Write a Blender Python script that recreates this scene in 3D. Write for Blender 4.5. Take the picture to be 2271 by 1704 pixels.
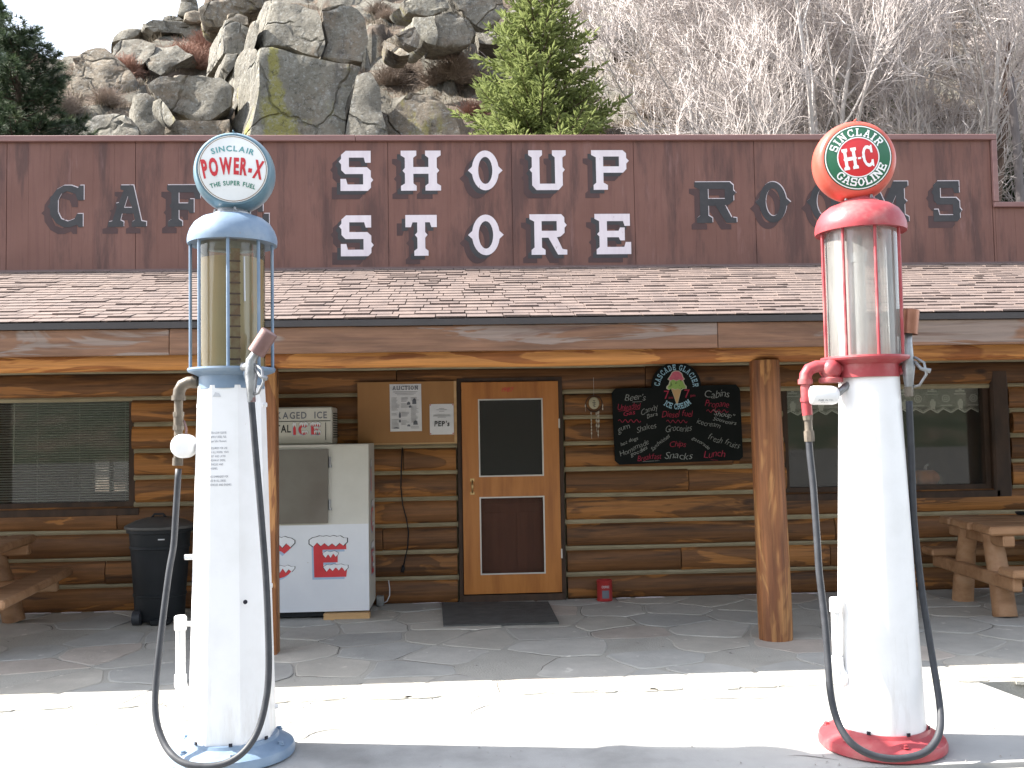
import bpy, bmesh, math, random, string
from math import sin, cos, pi, radians, sqrt, atan2
from mathutils import Vector, Matrix, noise
from mathutils.geometry import tessellate_polygon

random.seed(7)
SC = bpy.context.scene
COL = SC.collection
for _o in list(bpy.data.objects):
    bpy.data.objects.remove(_o)

# ------------------------------------------------------------------ camera
CAM_POS = Vector((0.0, -9.642, 1.626))
YAW, PITCH, ROLL = radians(2.98), radians(2.9), radians(-1.0)
FPX, PW, PH = 2180.0, 2271.0, 1704.0          # focal length in photo pixels, photo size
_f = Vector((sin(YAW)*cos(PITCH), cos(YAW)*cos(PITCH), sin(PITCH)))
_r0 = Vector((cos(YAW), -sin(YAW), 0))
_u0 = _r0.cross(_f)
C_R = cos(ROLL)*_r0 + sin(ROLL)*_u0
C_U = -sin(ROLL)*_r0 + cos(ROLL)*_u0
C_F = _f
cam = bpy.data.cameras.new('camera')
cam.sensor_fit = 'HORIZONTAL'; cam.sensor_width = 36.0
cam.lens = 36.0*FPX/PW
cam.clip_start = 0.1; cam.clip_end = 1000.0
camo = bpy.data.objects.new('camera', cam); COL.objects.link(camo)
mw = Matrix.Identity(4)
for i in range(3):
    mw[i][0] = C_R[i]; mw[i][1] = C_U[i]; mw[i][2] = -C_F[i]; mw[i][3] = CAM_POS[i]
camo.matrix_world = mw
SC.camera = camo

# ------------------------------------------------------------------ light
TO_SUN = Vector((-1.0, 0.137, 1.0)).normalized()
EL = math.asin(TO_SUN.z); AZ = atan2(TO_SUN.x, TO_SUN.y)
world = bpy.data.worlds.new('World'); SC.world = world; world.use_nodes = True
nt = world.node_tree
bg = nt.nodes['Background']
sky = nt.nodes.new('ShaderNodeTexSky'); sky.sky_type = 'NISHITA'; sky.sun_disc = False
sky.sun_elevation = EL; sky.sun_rotation = AZ
sky.altitude = 900; sky.air_density = 1.0; sky.dust_density = 2.5; sky.ozone_density = 1.0
hz = nt.nodes.new('ShaderNodeHueSaturation'); hz.inputs['Saturation'].default_value = 0.45   # thin high haze
nt.links.new(sky.outputs[0], hz.inputs['Color']); nt.links.new(hz.outputs[0], bg.inputs[0]); bg.inputs[1].default_value = 0.15
sun = bpy.data.lights.new('sun', 'SUN'); sun.energy = 4.9; sun.angle = radians(0.55); sun.color = (1.0, 0.95, 0.87)
suno = bpy.data.objects.new('sun', sun); COL.objects.link(suno)
suno.rotation_euler = (-TO_SUN).to_track_quat('-Z', 'Y').to_euler(); suno.location = TO_SUN*60
SC.view_settings.view_transform = 'Standard'; SC.view_settings.look = 'None'
SC.view_settings.gamma = 1.0; SC.view_settings.use_curve_mapping = False
SC.view_settings.exposure = 1.92
SC.render.engine = 'CYCLES'
SC.cycles.max_bounces = 8; SC.cycles.transparent_max_bounces = 16

# ------------------------------------------------------------------ helpers
def ray(px, py):
    return C_R*((px-PW/2)/FPX) - C_U*((py-PH/2)/FPX) + C_F
def at(px, py, Y):
    """photo point -> place on the vertical plane at depth Y"""
    d = ray(px, py); return CAM_POS + d*((Y-CAM_POS.y)/d.y)
def gnd(px, py, Z=0.0):
    d = ray(px, py); return CAM_POS + d*((Z-CAM_POS.z)/d.z)

WLOC = {}
def place(o, parent, loc):
    COL.objects.link(o); o.location = loc; WLOC[o] = Vector(loc)
    if parent is not None:
        o.parent = parent; o.matrix_parent_inverse = Matrix.Translation(-WLOC[parent])
def tag(o, label=None, cat=None, group=None, kind=None):
    if label: o['label'] = label
    if cat: o['category'] = cat
    if group: o['group'] = group
    if kind: o['kind'] = kind
    return o
def thing(name, label, cat, loc=(0, 0, 0), group=None):
    o = bpy.data.objects.new(name, None); o.empty_display_size = 0.1
    place(o, None, Vector(loc)); return tag(o, label, cat, group)
def copy_tree(o, parent=None):
    c = o.copy(); COL.objects.link(c); c.parent = parent
    for ch in list(o.children): copy_tree(ch, c)
    return c

class MB:
    def __init__(s): s.v = []; s.f = []; s.m = []; s.mi = 0
    def mat(s, i): s.mi = i; return s
    def poly(s, pts):
        n = len(s.v); s.v += [Vector(p) for p in pts]; s.f.append(tuple(range(n, n+len(pts)))); s.m.append(s.mi)
    def faces(s, vs, fs):
        n = len(s.v); s.v += [Vector(p) for p in vs]
        for f in fs: s.f.append(tuple(n+i for i in f)); s.m.append(s.mi)
        return s
    def box(s, x0, x1, y0, y1, z0, z1, M=None):
        vs = [Vector((x, y, z)) for x in (x0, x1) for y in (y0, y1) for z in (z0, z1)]
        if M is not None: vs = [M @ v for v in vs]
        return s.faces(vs, [(0,1,3,2),(4,6,7,5),(0,4,5,1),(2,3,7,6),(0,2,6,4),(1,5,7,3)])
    def cbox(s, x0, x1, y0, y1, z0, z1, b=0.01, M=None):
        """box with chamfered edges"""
        vs = []; 
        for x, sx in ((x0, 1), (x1, -1)):
            for y, sy in ((y0, 1), (y1, -1)):
                for z, sz in ((z0, 1), (z1, -1)):
                    vs += [Vector((x, y+sy*b, z+sz*b)), Vector((x+sx*b, y, z+sz*b)), Vector((x+sx*b, y+sy*b, z))]
        if M is not None: vs = [M @ v for v in vs]
        c = lambda i, j, k, a: (i*4+j*2+k)*3+a
        fs = []
        for i in (0, 1): fs.append([c(i,0,0,0), c(i,0,1,0), c(i,1,1,0), c(i,1,0,0)])
        for j in (0, 1): fs.append([c(0,j,0,1), c(0,j,1,1), c(1,j,1,1), c(1,j,0,1)])
        for k in (0, 1): fs.append([c(0,0,k,2), c(0,1,k,2), c(1,1,k,2), c(1,0,k,2)])
        for i in (0, 1):
            for j in (0, 1): fs.append([c(i,j,0,0), c(i,j,1,0), c(i,j,1,1), c(i,j,0,1)])
        for i in (0, 1):
            for k in (0, 1): fs.append([c(i,0,k,0), c(i,1,k,0), c(i,1,k,2), c(i,0,k,2)])
        for j in (0, 1):
            for k in (0, 1): fs.append([c(0,j,k,1), c(1,j,k,1), c(1,j,k,2), c(0,j,k,2)])
        for i in (0, 1):
            for j in (0, 1):
                for k in (0, 1): fs.append([c(i,j,k,0), c(i,j,k,1), c(i,j,k,2)])
        return s.faces(vs, fs)
    def tube(s, path, rad, seg=8, caps=True, jitter=0.0):
        path = [Vector(p) for p in path]; n = len(path)
        if not hasattr(rad, '__len__'): rad = [rad]*n
        t0 = (path[1]-path[0]).normalized()
        a = t0.orthogonal().normalized(); rings = []; vs = []
        for i in range(n):
            t = (path[min(i+1, n-1)]-path[max(i-1, 0)]).normalized()
            a = (a - t*a.dot(t))
            a = a.normalized() if a.length > 1e-6 else t.orthogonal().normalized()
            b = t.cross(a)
            for k in range(seg):
                w = 2*pi*k/seg; r = rad[i]*(1+random.uniform(-jitter, jitter))
                vs.append(path[i]+a*cos(w)*r+b*sin(w)*r)
        fs = []
        for i in range(n-1):
            for k in range(seg):
                k2 = (k+1) % seg; fs.append((i*seg+k, i*seg+k2, (i+1)*seg+k2, (i+1)*seg+k))
        if caps: fs.append(tuple(range(seg))[::-1]); fs.append(tuple((n-1)*seg+k for k in range(seg)))
        return s.faces(vs, fs)
    def lathe(s, prof, M=None, seg=24, ph=0.0, caps=True):
        """prof: list of (radius, height) round local z"""
        vs = []; fs = []; n = len(prof)
        for r, z in prof:
            for k in range(seg):
                w = 2*pi*k/seg+ph; vs.append(Vector((r*cos(w), r*sin(w), z)))
        if M is not None: vs = [M @ v for v in vs]
        for i in range(n-1):
            for k in range(seg):
                k2 = (k+1) % seg; fs.append((i*seg+k, i*seg+k2, (i+1)*seg+k2, (i+1)*seg+k))
        if caps: fs.append(tuple(range(seg))[::-1]); fs.append(tuple((n-1)*seg+k for k in range(seg)))
        return s.faces(vs, fs)
    def sphere(s, c, r, seg=10, rings=6, sc=(1, 1, 1)):
        prof = [(max(1e-4, sin(pi*i/rings)), -cos(pi*i/rings)) for i in range(rings+1)]
        M = Matrix.Translation(Vector(c)) @ Matrix.Diagonal((r*sc[0], r*sc[1], r*sc[2], 1))
        return s.lathe(prof, M, seg, caps=False)
    def build(s, name, mats, parent=None, smooth=False, ang=None, org=None):
        if not isinstance(mats, (list, tuple)): mats = [mats]
        if org is None:
            lo = Vector((min(v.x for v in s.v), min(v.y for v in s.v), min(v.z for v in s.v)))
            hi = Vector((max(v.x for v in s.v), max(v.y for v in s.v), max(v.z for v in s.v)))
            org = (lo+hi)/2
        me = bpy.data.meshes.new(name)
        me.from_pydata([v-org for v in s.v], [], s.f)
        for m in mats: me.materials.append(m)
        me.polygons.foreach_set('material_index', s.m)
        if smooth: me.polygons.foreach_set('use_smooth', [True]*len(s.f))
        me.update()
        if ang is not None: me.set_sharp_from_angle(angle=radians(ang))
        o = bpy.data.objects.new(name, me); place(o, parent, org)
        return o
def inst(name, me, parent, loc, rot=None):
    o = bpy.data.objects.new(name, me); place(o, parent, Vector(loc))
    if rot is not None: o.rotation_euler = rot
    return o

# ------------------------------------------------------------------ materials
def nodes(m):
    m.use_nodes = True; t = m.node_tree
    return t, t.nodes, t.links, t.nodes['Principled BSDF']
def rgb(c): return (c[0], c[1], c[2], 1.0)
def ramp(N, L, fac, stops):
    r = N.new('ShaderNodeValToRGB'); e = r.color_ramp.elements
    e[0].position, e[0].color = stops[0][0], rgb(stops[0][1])
    e[1].position, e[1].color = stops[-1][0], rgb(stops[-1][1])
    for p, c in stops[1:-1]:
        x = e.new(p); x.color = rgb(c)
    L.new(fac, r.inputs[0]); return r.outputs[0]
def coords(N, L, scale=(1, 1, 1), shift=True):
    g = N.new('ShaderNodeNewGeometry'); out = g.outputs['Position']
    if shift:
        oi = N.new('ShaderNodeObjectInfo'); mu = N.new('ShaderNodeMath'); mu.operation = 'MULTIPLY'; mu.inputs[1].default_value = 37.0
        L.new(oi.outputs['Random'], mu.inputs[0]); ad = N.new('ShaderNodeVectorMath'); ad.operation = 'ADD'
        L.new(out, ad.inputs[0]); L.new(mu.outputs[0], ad.inputs[1]); out = ad.outputs[0]
    mp = N.new('ShaderNodeMapping'); mp.inputs['Scale'].default_value = scale; L.new(out, mp.inputs[0])
    return mp.outputs[0]
def ntex(N, L, vec, scale, detail=6, rough=0.6, dist=0.0):
    n = N.new('ShaderNodeTexNoise'); n.inputs['Scale'].default_value = scale; n.inputs['Detail'].default_value = detail
    n.inputs['Roughness'].default_value = rough; n.inputs['Distortion'].default_value = dist
    L.new(vec, n.inputs['Vector']); return n.outputs['Fac']
def mixc(N, L, a, b, fac, mode='MIX'):
    m = N.new('ShaderNodeMix'); m.data_type = 'RGBA'; m.blend_type = mode
    for val, i in ((a, 6), (b, 7), (fac, 0)):
        if hasattr(val, 'links'): L.new(val, m.inputs[i])
        else: m.inputs[i].default_value = rgb(val) if i else val
    return m.outputs[2]
def objvar(N, L, col, amt):
    oi = N.new('ShaderNodeObjectInfo'); mr = N.new('ShaderNodeMapRange')
    mr.inputs['To Min'].default_value = 1-amt; mr.inputs['To Max'].default_value = 1+amt
    L.new(oi.outputs['Random'], mr.inputs['Value'])
    h = N.new('ShaderNodeHueSaturation'); L.new(mr.outputs[0], h.inputs['Value']); L.new(col, h.inputs['Color'])
    return h.outputs[0]
def bump(N, L, P, h, strength, dist=0.02):
    b = N.new('ShaderNodeBump'); b.inputs['Strength'].default_value = strength; b.inputs['Distance'].default_value = dist
    L.new(h, b.inputs['Height']); L.new(b.outputs[0], P.inputs['Normal'])
def M(name, stops, rough=0.6, metal=0.0, scale=3.0, stretch=(1, 1, 1), bscale=40, bstr=0.15, bdist=0.01, rand=0.0, detail=6, spec=0.4,
      speck=None, shift=True, dist=0.0):
    """noise-ramped principled material; stops = [(pos, colour), ...] or one colour"""
    m = bpy.data.materials.new(name); t, N, L, P = nodes(m)
    if not isinstance(stops, list):
        c = stops; stops = [(0.3, tuple(x*0.86 for x in c)), (0.7, tuple(min(1, x*1.12) for x in c))]
    v = coords(N, L, stretch, shift)
    col = ramp(N, L, ntex(N, L, v, scale, detail, 0.6, dist), stops)
    if speck:
        col = mixc(N, L, col, speck[0], ramp(N, L, ntex(N, L, v, speck[1], 3), [(speck[2], (0, 0, 0)), (speck[2]+0.06, (1, 1, 1))]))
    if rand: col = objvar(N, L, col, rand)
    L.new(col, P.inputs['Base Color'])
    P.inputs['Roughness'].default_value = rough; P.inputs['Metallic'].default_value = metal; P.inputs['Specular IOR Level'].default_value = spec
    if bstr: bump(N, L, P, ntex(N, L, v, bscale, 4), bstr, bdist)
    return m

MT = {}
MT['white_paint'] = M('white_paint', [(0.2, (0.72, 0.72, 0.71)), (0.6, (0.80, 0.80, 0.80))], 0.38, scale=5, bscale=25, bstr=0.04, speck=((0.45, 0.36, 0.26), 22, 0.74))
def grime(m, z1):
    t = m.node_tree; N, L = t.nodes, t.links; P = N['Principled BSDF']; src = P.inputs['Base Color'].links[0].from_socket
    g = N.new('ShaderNodeNewGeometry'); sp_ = N.new('ShaderNodeSeparateXYZ'); L.new(g.outputs['Position'], sp_.inputs[0])
    mr = N.new('ShaderNodeMapRange'); mr.inputs['From Min'].default_value = 0.08; mr.inputs['From Max'].default_value = z1; mr.inputs['To Min'].default_value = 0.26; mr.inputs['To Max'].default_value = -0.06; L.new(sp_.outputs[2], mr.inputs[0])
    n = ntex(N, L, coords(N, L, (9, 9, 1.4), False), 1.6, 8, .7); ad = N.new('ShaderNodeMath'); L.new(n, ad.inputs[0]); L.new(mr.outputs[0], ad.inputs[1])
    L.new(mixc(N, L, src, (0.45, 0.41, 0.35), ramp(N, L, ad.outputs[0], [(0.66, (0, 0, 0)), (0.84, (0.30, 0.30, 0.30))])), P.inputs['Base Color'])
grime(MT['white_paint'], .75)
MT['blue_paint'] = M('blue_paint', [(0.25, (0.13, 0.19, 0.27)), (0.5, (0.17, 0.24, 0.33)), (0.75, (0.25, 0.31, 0.38))], 0.42, scale=6, bstr=0.08, speck=((0.3, 0.2, 0.12), 16, 0.72))
MT['red_paint'] = M('red_paint', [(0.25, (0.27, 0.036, 0.042)), (0.5, (0.35, 0.055, 0.064)), (0.72, (0.40, 0.16, 0.15))], 0.42, scale=6, bstr=0.08, speck=((0.16, 0.08, 0.07), 14, 0.7))
MT['globe_blue'] = M('globe_blue', [(0.3, (0.10, 0.175, 0.22)), (0.7, (0.15, 0.25, 0.30))], 0.3, scale=3, bstr=0.02)
MT['globe_orange'] = M('globe_orange', [(0.3, (0.46, 0.075, 0.05)), (0.7, (0.54, 0.12, 0.085))], 0.32, scale=3, bstr=0.02)
MT['face_white'] = M('face_white', (0.76, 0.77, 0.76), 0.2, bstr=0)
MT['face_green'] = M('face_green', (0.03, 0.13, 0.07), 0.2, bstr=0)
MT['face_red'] = M('face_red', (0.56, 0.03, 0.035), 0.2, bstr=0)
MT['ink_red'] = M('ink_red', (0.55, 0.03, 0.04), 0.3, bstr=0)
MT['ink_teal'] = M('ink_teal', (0.10, 0.32, 0.33), 0.3, bstr=0)
MT['ink_green'] = M('ink_green', (0.03, 0.20, 0.14), 0.3, bstr=0)
MT['ink_grey'] = M('ink_grey', (0.14, 0.15, 0.18), 0.5, bstr=0)
MT['ink_black'] = M('ink_black', (0.02, 0.02, 0.022), 0.5, bstr=0)
MT['ink_pale'] = M('ink_pale', (0.55, 0.56, 0.58), 0.5, bstr=0)
MT['rubber'] = M('rubber', [(0.3, (0.024, 0.026, 0.031)), (0.7, (0.042, 0.045, 0.052))], 0.55, scale=20, bscale=220, bstr=0.25, bdist=0.002)
MT['grey_metal'] = M('grey_metal', [(0.3, (0.20, 0.205, 0.21)), (0.7, (0.36, 0.37, 0.38))], 0.4, 0.6, scale=14, bstr=0.15)
MT['old_pipe'] = M('old_pipe', [(0.3, (0.085, 0.07, 0.055)), (0.7, (0.19, 0.16, 0.125))], 0.5, 0.25, scale=12, bstr=0.2)
MT['copper'] = M('copper', [(0.3, (0.22, 0.095, 0.06)), (0.7, (0.36, 0.17, 0.11))], 0.38, 0.6, scale=8, bscale=90, bstr=0.2, bdist=0.003)
MT['rust_can'] = M('rust_can', [(0.3, (0.15, 0.085, 0.078)), (0.7, (0.23, 0.145, 0.135))], 0.5, 0.25, scale=8, bscale=130, bstr=0.5, bdist=0.003)
MT['brass'] = M('brass', (0.48, 0.34, 0.16), 0.35, 0.8, bstr=0.05)
MT['dark_hole'] = M('dark_hole', (0.012, 0.012, 0.02), 0.8, bstr=0)
MT['liquid'] = M('liquid', [(0.25, (0.33, 0.275, 0.165)), (0.5, (0.42, 0.345, 0.20)), (0.68, (0.46, 0.31, 0.15))], 0.25, scale=1.2, stretch=(2.5, 2.5, 1.0), bstr=0)
MT['rust'] = M('rust', [(0.38, (0.17, 0.075, 0.03)), (0.62, (0.27, 0.215, 0.12))], 0.6, scale=14, bstr=0.2)
MT['board_trim'] = M('board_trim', [(0.3, (0.19, 0.10, 0.095)), (0.7, (0.25, 0.145, 0.13))], 0.55, scale=3, stretch=(0.4, 4, 4), bstr=0.1)
def peeled(name, axis, light, mid, dark, thr=0.52, rand=0.2, grainy=0.35):
    """round wood with sharp-edged bright scraped patches, dark streaks, grain and knots; axis = long axis"""
    m = bpy.data.materials.new(name); t, N, L, P = nodes(m)
    st = lambda a, b: tuple(a if i == axis else b for i in range(3))
    v1 = coords(N, L, st(0.55, 3.4)); v2 = coords(N, L, st(0.9, 26)); v3 = coords(N, L, st(0.5, 8)); v4 = coords(N, L, st(1.0, 2.3))
    big = ntex(N, L, v1, 1.25, 4, 0.55, 1.2)
    col = ramp(N, L, ntex(N, L, v1, 3.5, 6), [(0.3, tuple(x*0.72 for x in mid)), (0.7, tuple(x*1.25 for x in mid))])
    col = mixc(N, L, col, light, ramp(N, L, big, [(thr, (0, 0, 0)), (thr+0.025, (0.9, 0.9, 0.9))]))
    col = mixc(N, L, col, dark, ramp(N, L, ntex(N, L, v3, 1.6, 6, .6, .6), [(0.54, (0, 0, 0)), (0.66, (0.85, 0.85, 0.85))]))
    g = ramp(N, L, ntex(N, L, v2, 1.5, 5, .65), [(0.3, (1-grainy,)*3), (0.7, (1+grainy*.5,)*3)])
    col = mixc(N, L, col, g, 1.0, 'MULTIPLY')
    vo = N.new('ShaderNodeTexVoronoi'); vo.inputs['Scale'].default_value = 1.35; L.new(v4, vo.inputs['Vector'])
    col = mixc(N, L, col, tuple(x*.6 for x in dark), ramp(N, L, vo.outputs['Distance'], [(0.05, (0.9, 0.9, 0.9)), (0.11, (0, 0, 0))]))
    if rand: col = objvar(N, L, col, rand)
    L.new(col, P.inputs['Base Color']); P.inputs['Roughness'].default_value = 0.55; P.inputs['Specular IOR Level'].default_value = 0.35
    hs = N.new('ShaderNodeMath'); hs.operation = 'SUBTRACT'; L.new(ntex(N, L, v2, 1.5, 5, .65), hs.inputs[0])
    st2 = ramp(N, L, big, [(thr, (0, 0, 0)), (thr+0.025, (0.6, 0.6, 0.6))]); L.new(st2, hs.inputs[1]); bump(N, L, P, hs.outputs[0], 0.45, 0.012)
    return m
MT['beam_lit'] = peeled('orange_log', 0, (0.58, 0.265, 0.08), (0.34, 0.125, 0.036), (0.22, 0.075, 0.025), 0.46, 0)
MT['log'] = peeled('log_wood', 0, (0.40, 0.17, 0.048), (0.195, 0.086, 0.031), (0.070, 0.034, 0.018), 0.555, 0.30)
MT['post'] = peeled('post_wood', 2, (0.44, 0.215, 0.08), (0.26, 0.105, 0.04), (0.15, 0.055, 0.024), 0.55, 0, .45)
MT['chink'] = M('chinking', [(0.3, (0.27, 0.23, 0.145)), (0.7, (0.36, 0.31, 0.205))], 0.85, scale=6, stretch=(1, 3, 3), bscale=60, bstr=0.3, rand=0.08)
MT['fascia_old'] = M('fascia_wood', [(0.3, (0.13, 0.062, 0.038)), (0.5, (0.20, 0.105, 0.068)), (0.62, (0.25, 0.16, 0.125)), (0.75, (0.30, 0.23, 0.21))], 0.55, scale=1.5, stretch=(0.5, 5, 5), bscale=24, bstr=0.3, rand=0.1,
                 speck=((0.40, 0.31, 0.25), 9, 0.70), dist=0.6)
MT['fascia'] = peeled('fascia_wood', 0, (0.24, 0.185, 0.155), (0.20, 0.105, 0.062), (0.115, 0.06, 0.04), 0.53, 0.1, .3)
MT['door_wood'] = M('door_wood', [(0.3, (0.30, 0.10, 0.02)), (0.55, (0.44, 0.165, 0.035)), (0.8, (0.50, 0.20, 0.05))], 0.42, scale=2.2, stretch=(5, 5, 0.5), bscale=30, bstr=0.12, speck=((0.15, 0.045, 0.016), 6.5, 0.73))
MT['dark_door'] = M('dark_door', [(0.3, (0.26, 0.085, 0.045)), (0.7, (0.36, 0.125, 0.065))], 0.5, scale=3, stretch=(6, 6, .5), bstr=0.1)
MT['dark_wood'] = M('dark_wood', [(0.3, (0.03, 0.018, 0.012)), (0.7, (0.075, 0.04, 0.024))], 0.65, scale=3, stretch=(3, 3, 1), bstr=0.2)
MT['alu'] = M('aluminium', (0.55, 0.52, 0.48), 0.45, 0.3, bstr=0.02)
MT['table_wood'] = M('table_wood', [(0.3, (0.22, 0.11, 0.05)), (0.55, (0.34, 0.19, 0.10)), (0.8, (0.40, 0.26, 0.16))], 0.6, scale=2.0, stretch=(1, 4, 4), bscale=30, bstr=0.2, rand=0.12)
MT['plain_wood'] = M('plain_wood', [(0.3, (0.42, 0.25, 0.11)), (0.7, (0.55, 0.35, 0.17))], 0.6, scale=3, stretch=(0.6, 5, 5), bstr=0.1)
MT['plywood'] = M('plywood', [(0.3, (0.30, 0.14, 0.045)), (0.7, (0.38, 0.19, 0.065))], 0.55, scale=1.6, stretch=(2, 2, 0.4), bstr=0.03)
MT['paper'] = M('paper', (0.70, 0.70, 0.72), 0.7, bstr=0.02)
MT['freezer_white'] = M('freezer_white', [(0.3, (0.60, 0.62, 0.66)), (0.7, (0.68, 0.70, 0.73))], 0.35, scale=2, bstr=0.02, speck=((0.42, 0.40, 0.36), 18, 0.77))
MT['freezer_beige'] = M('freezer_beige', [(0.3, (0.50, 0.485, 0.43)), (0.7, (0.57, 0.555, 0.50))], 0.4, scale=3, bstr=0.02)
MT['freezer_door'] = M('freezer_door', [(0.3, (0.13, 0.112, 0.094)), (0.7, (0.175, 0.158, 0.138))], 0.3, 0.4, scale=2, bstr=0.03)
MT['snow'] = M('snow_white', (0.70, 0.71, 0.73), 0.5, bstr=0)
MT['pale_blue'] = M('pale_blue', (0.32, 0.43, 0.58), 0.5, bstr=0)
MT['plastic_black'] = M('plastic_black', [(0.3, (0.008, 0.010, 0.012)), (0.7, (0.015, 0.017, 0.02))], 0.6, spec=.25, scale=5, bstr=0.05)
MT['plastic_lid'] = M('plastic_lid', [(0.3, (0.05, 0.05, 0.05)), (0.7, (0.09, 0.085, 0.08))], 0.55, scale=5, bstr=0.05)
MT['mat'] = M('door_mat', [(0.3, (0.055, 0.055, 0.052)), (0.7, (0.10, 0.10, 0.095))], 0.9, scale=9, bscale=160, bstr=0.5)
MT['chalkboard'] = M('chalkboard', [(0.3, (0.006, 0.008, 0.008)), (0.7, (0.012, 0.014, 0.014))], 0.8, scale=3, bstr=0.02, spec=0.15)
MT['chalk_white'] = M('chalk_white', (0.29, 0.305, 0.29), 0.9, bstr=0, speck=((0.06, 0.06, 0.06), 60, 0.58))
MT['chalk_red'] = M('chalk_red', (0.40, 0.032, 0.07), 0.9, bstr=0, speck=((0.10, 0.015, 0.02), 60, 0.60))
MT['sign_blue'] = M('sign_blue', (0.34, 0.56, 0.68), 0.6, bstr=0)
MT['cone'] = M('cone_tan', (0.55, 0.35, 0.16), 0.6, bstr=0)
MT['pink_scoop'] = M('pink_scoop', (0.62, 0.13, 0.19), 0.6, scale=30, bstr=0)
MT['green_scoop'] = M('green_scoop', (0.30, 0.48, 0.12), 0.6, bstr=0, speck=((0.03, 0.05, 0.02), 42, 0.60))
MT['can_red'] = M('can_red', (0.36, 0.03, 0.03), 0.35, bstr=0.02)
MT['blind'] = M('blind_slat', (0.42, 0.44, 0.39), 0.5, bstr=0)
MT['lace'] = M('lace', (0.78, 0.78, 0.72), 0.9, bstr=0)
MT['interior'] = M('interior', [(0.3, (0.03, 0.025, 0.02)), (0.7, (0.06, 0.045, 0.035))], 0.8, bstr=0)
MT['pumpkin'] = M('pumpkin', [(0.3, (0.40, 0.11, 0.02)), (0.7, (0.55, 0.18, 0.03))], 0.5, bstr=0.05)
MT['concrete'] = M('concrete', [(0.28, (0.22, 0.217, 0.205)), (0.5, (0.335, 0.332, 0.318)), (0.75, (0.39, 0.386, 0.37))], 0.85, scale=1.6, detail=10, bscale=70, bstr=0.3, bdist=0.006, speck=((0.13, 0.125, 0.115), 26, 0.735))
MT['kerb'] = M('kerb_stone', [(0.25, (0.22, 0.21, 0.20)), (0.75, (0.40, 0.38, 0.35))], 0.9, scale=5, detail=10, bscale=40, bstr=0.6, rand=0.1)
MT['mortar'] = M('mortar', [(0.25, (0.33, 0.315, 0.275)), (0.55, (0.40, 0.385, 0.34)), (0.8, (0.45, 0.43, 0.375))], 0.9, scale=2.6, detail=10, bscale=60, bstr=0.5, bdist=0.01, speck=((0.17, 0.16, 0.15), 12, 0.68))
for nm, c in (('flag_blue', (0.405, 0.40, 0.37)), ('flag_grey', (0.435, 0.42, 0.378)), ('flag_tan', (0.45, 0.425, 0.37)), ('flag_pink', (0.45, 0.40, 0.345))):
    MT[nm] = M(nm, [(0.25, tuple(x*0.78 for x in c)), (0.6, c), (0.8, tuple(x*1.2 for x in c))], 0.8, scale=3.2, detail=10, bscale=22, bstr=0.35, rand=0.10, speck=(tuple(x*1.35 for x in c), 8, 0.66))
MT['joint_dirt'] = M('joint_dirt', (0.045, 0.042, 0.038), 0.95, bstr=0)
MT['asphalt'] = M('road_gravel', [(0.25, (0.10, 0.098, 0.095)), (0.75, (0.17, 0.165, 0.155))], 0.95, scale=3, detail=10, bscale=120, bstr=0.5)
MT['bark_grey'] = M('bark_grey', [(0.3, (0.33, 0.305, 0.29)), (0.7, (0.48, 0.445, 0.42))], 0.8, scale=4, stretch=(4, 4, 1), bstr=0.2, rand=0.10)
MT['twig'] = M('twig_grey', [(0.35, (0.35, 0.31, 0.295)), (0.65, (0.50, 0.45, 0.425))], 0.8, scale=0.9, bstr=0, rand=0.10)
MT['bark_brown'] = M('bark_brown', [(0.3, (0.07, 0.045, 0.035)), (0.7, (0.16, 0.11, 0.085))], 0.9, scale=5, stretch=(4, 4, 1), bstr=0.5)
MT['pole'] = M('pole_wood', [(0.3, (0.10, 0.085, 0.085)), (0.7, (0.16, 0.14, 0.135))], 0.85, scale=5, stretch=(4, 4, .5), bstr=0.3)
MT['shrub'] = M('shrub_twig', [(0.3, (0.20, 0.155, 0.12)), (0.7, (0.32, 0.255, 0.21))], 0.9, scale=1.0, bstr=0, rand=0.22)
MT['shrub_red'] = M('shrub_red', [(0.3, (0.22, 0.12, 0.09)), (0.7, (0.34, 0.20, 0.15))], 0.9, scale=1.0, bstr=0, rand=0.15)
MT['dry_grass'] = M('dry_grass', [(0.3, (0.15, 0.12, 0.08)), (0.7, (0.25, 0.205, 0.145))], 0.9, scale=2.0, bstr=0, rand=0.15)

def leaf_mat(name, c1, c2, c3, scale, trans=0.25):
    m = bpy.data.materials.new(name); t, N, L, P = nodes(m)
    v = coords(N, L, (1, 1, 1)); col = ramp(N, L, ntex(N, L, v, scale, 4, 0.7), [(0.3, c1), (0.5, c2), (0.72, c3)])
    L.new(col, P.inputs['Base Color']); P.inputs['Roughness'].default_value = 0.65; P.inputs['Specular IOR Level'].default_value = 0.2
    tr = N.new('ShaderNodeBsdfTranslucent'); L.new(col, tr.inputs[0]); mx = N.new('ShaderNodeMixShader'); mx.inputs[0].default_value = trans
    L.new(P.outputs[0], mx.inputs[1]); L.new(tr.outputs[0], mx.inputs[2]); L.new(mx.outputs[0], N['Material Output'].inputs[0])
    return m
MT['spruce'] = leaf_mat('spruce_needles', (0.15, 0.18, 0.062), (0.24, 0.28, 0.105), (0.34, 0.375, 0.16), 2.6, .4)
MT['pine'] = leaf_mat('pine_needles', (0.032, 0.05, 0.028), (0.06, 0.09, 0.045), (0.13, 0.165, 0.08), 2.2)
MT['pine_light'] = leaf_mat('light_pine_needles', (0.09, 0.12, 0.05), (0.15, 0.19, 0.08), (0.22, 0.26, 0.12), 2.2)

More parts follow.
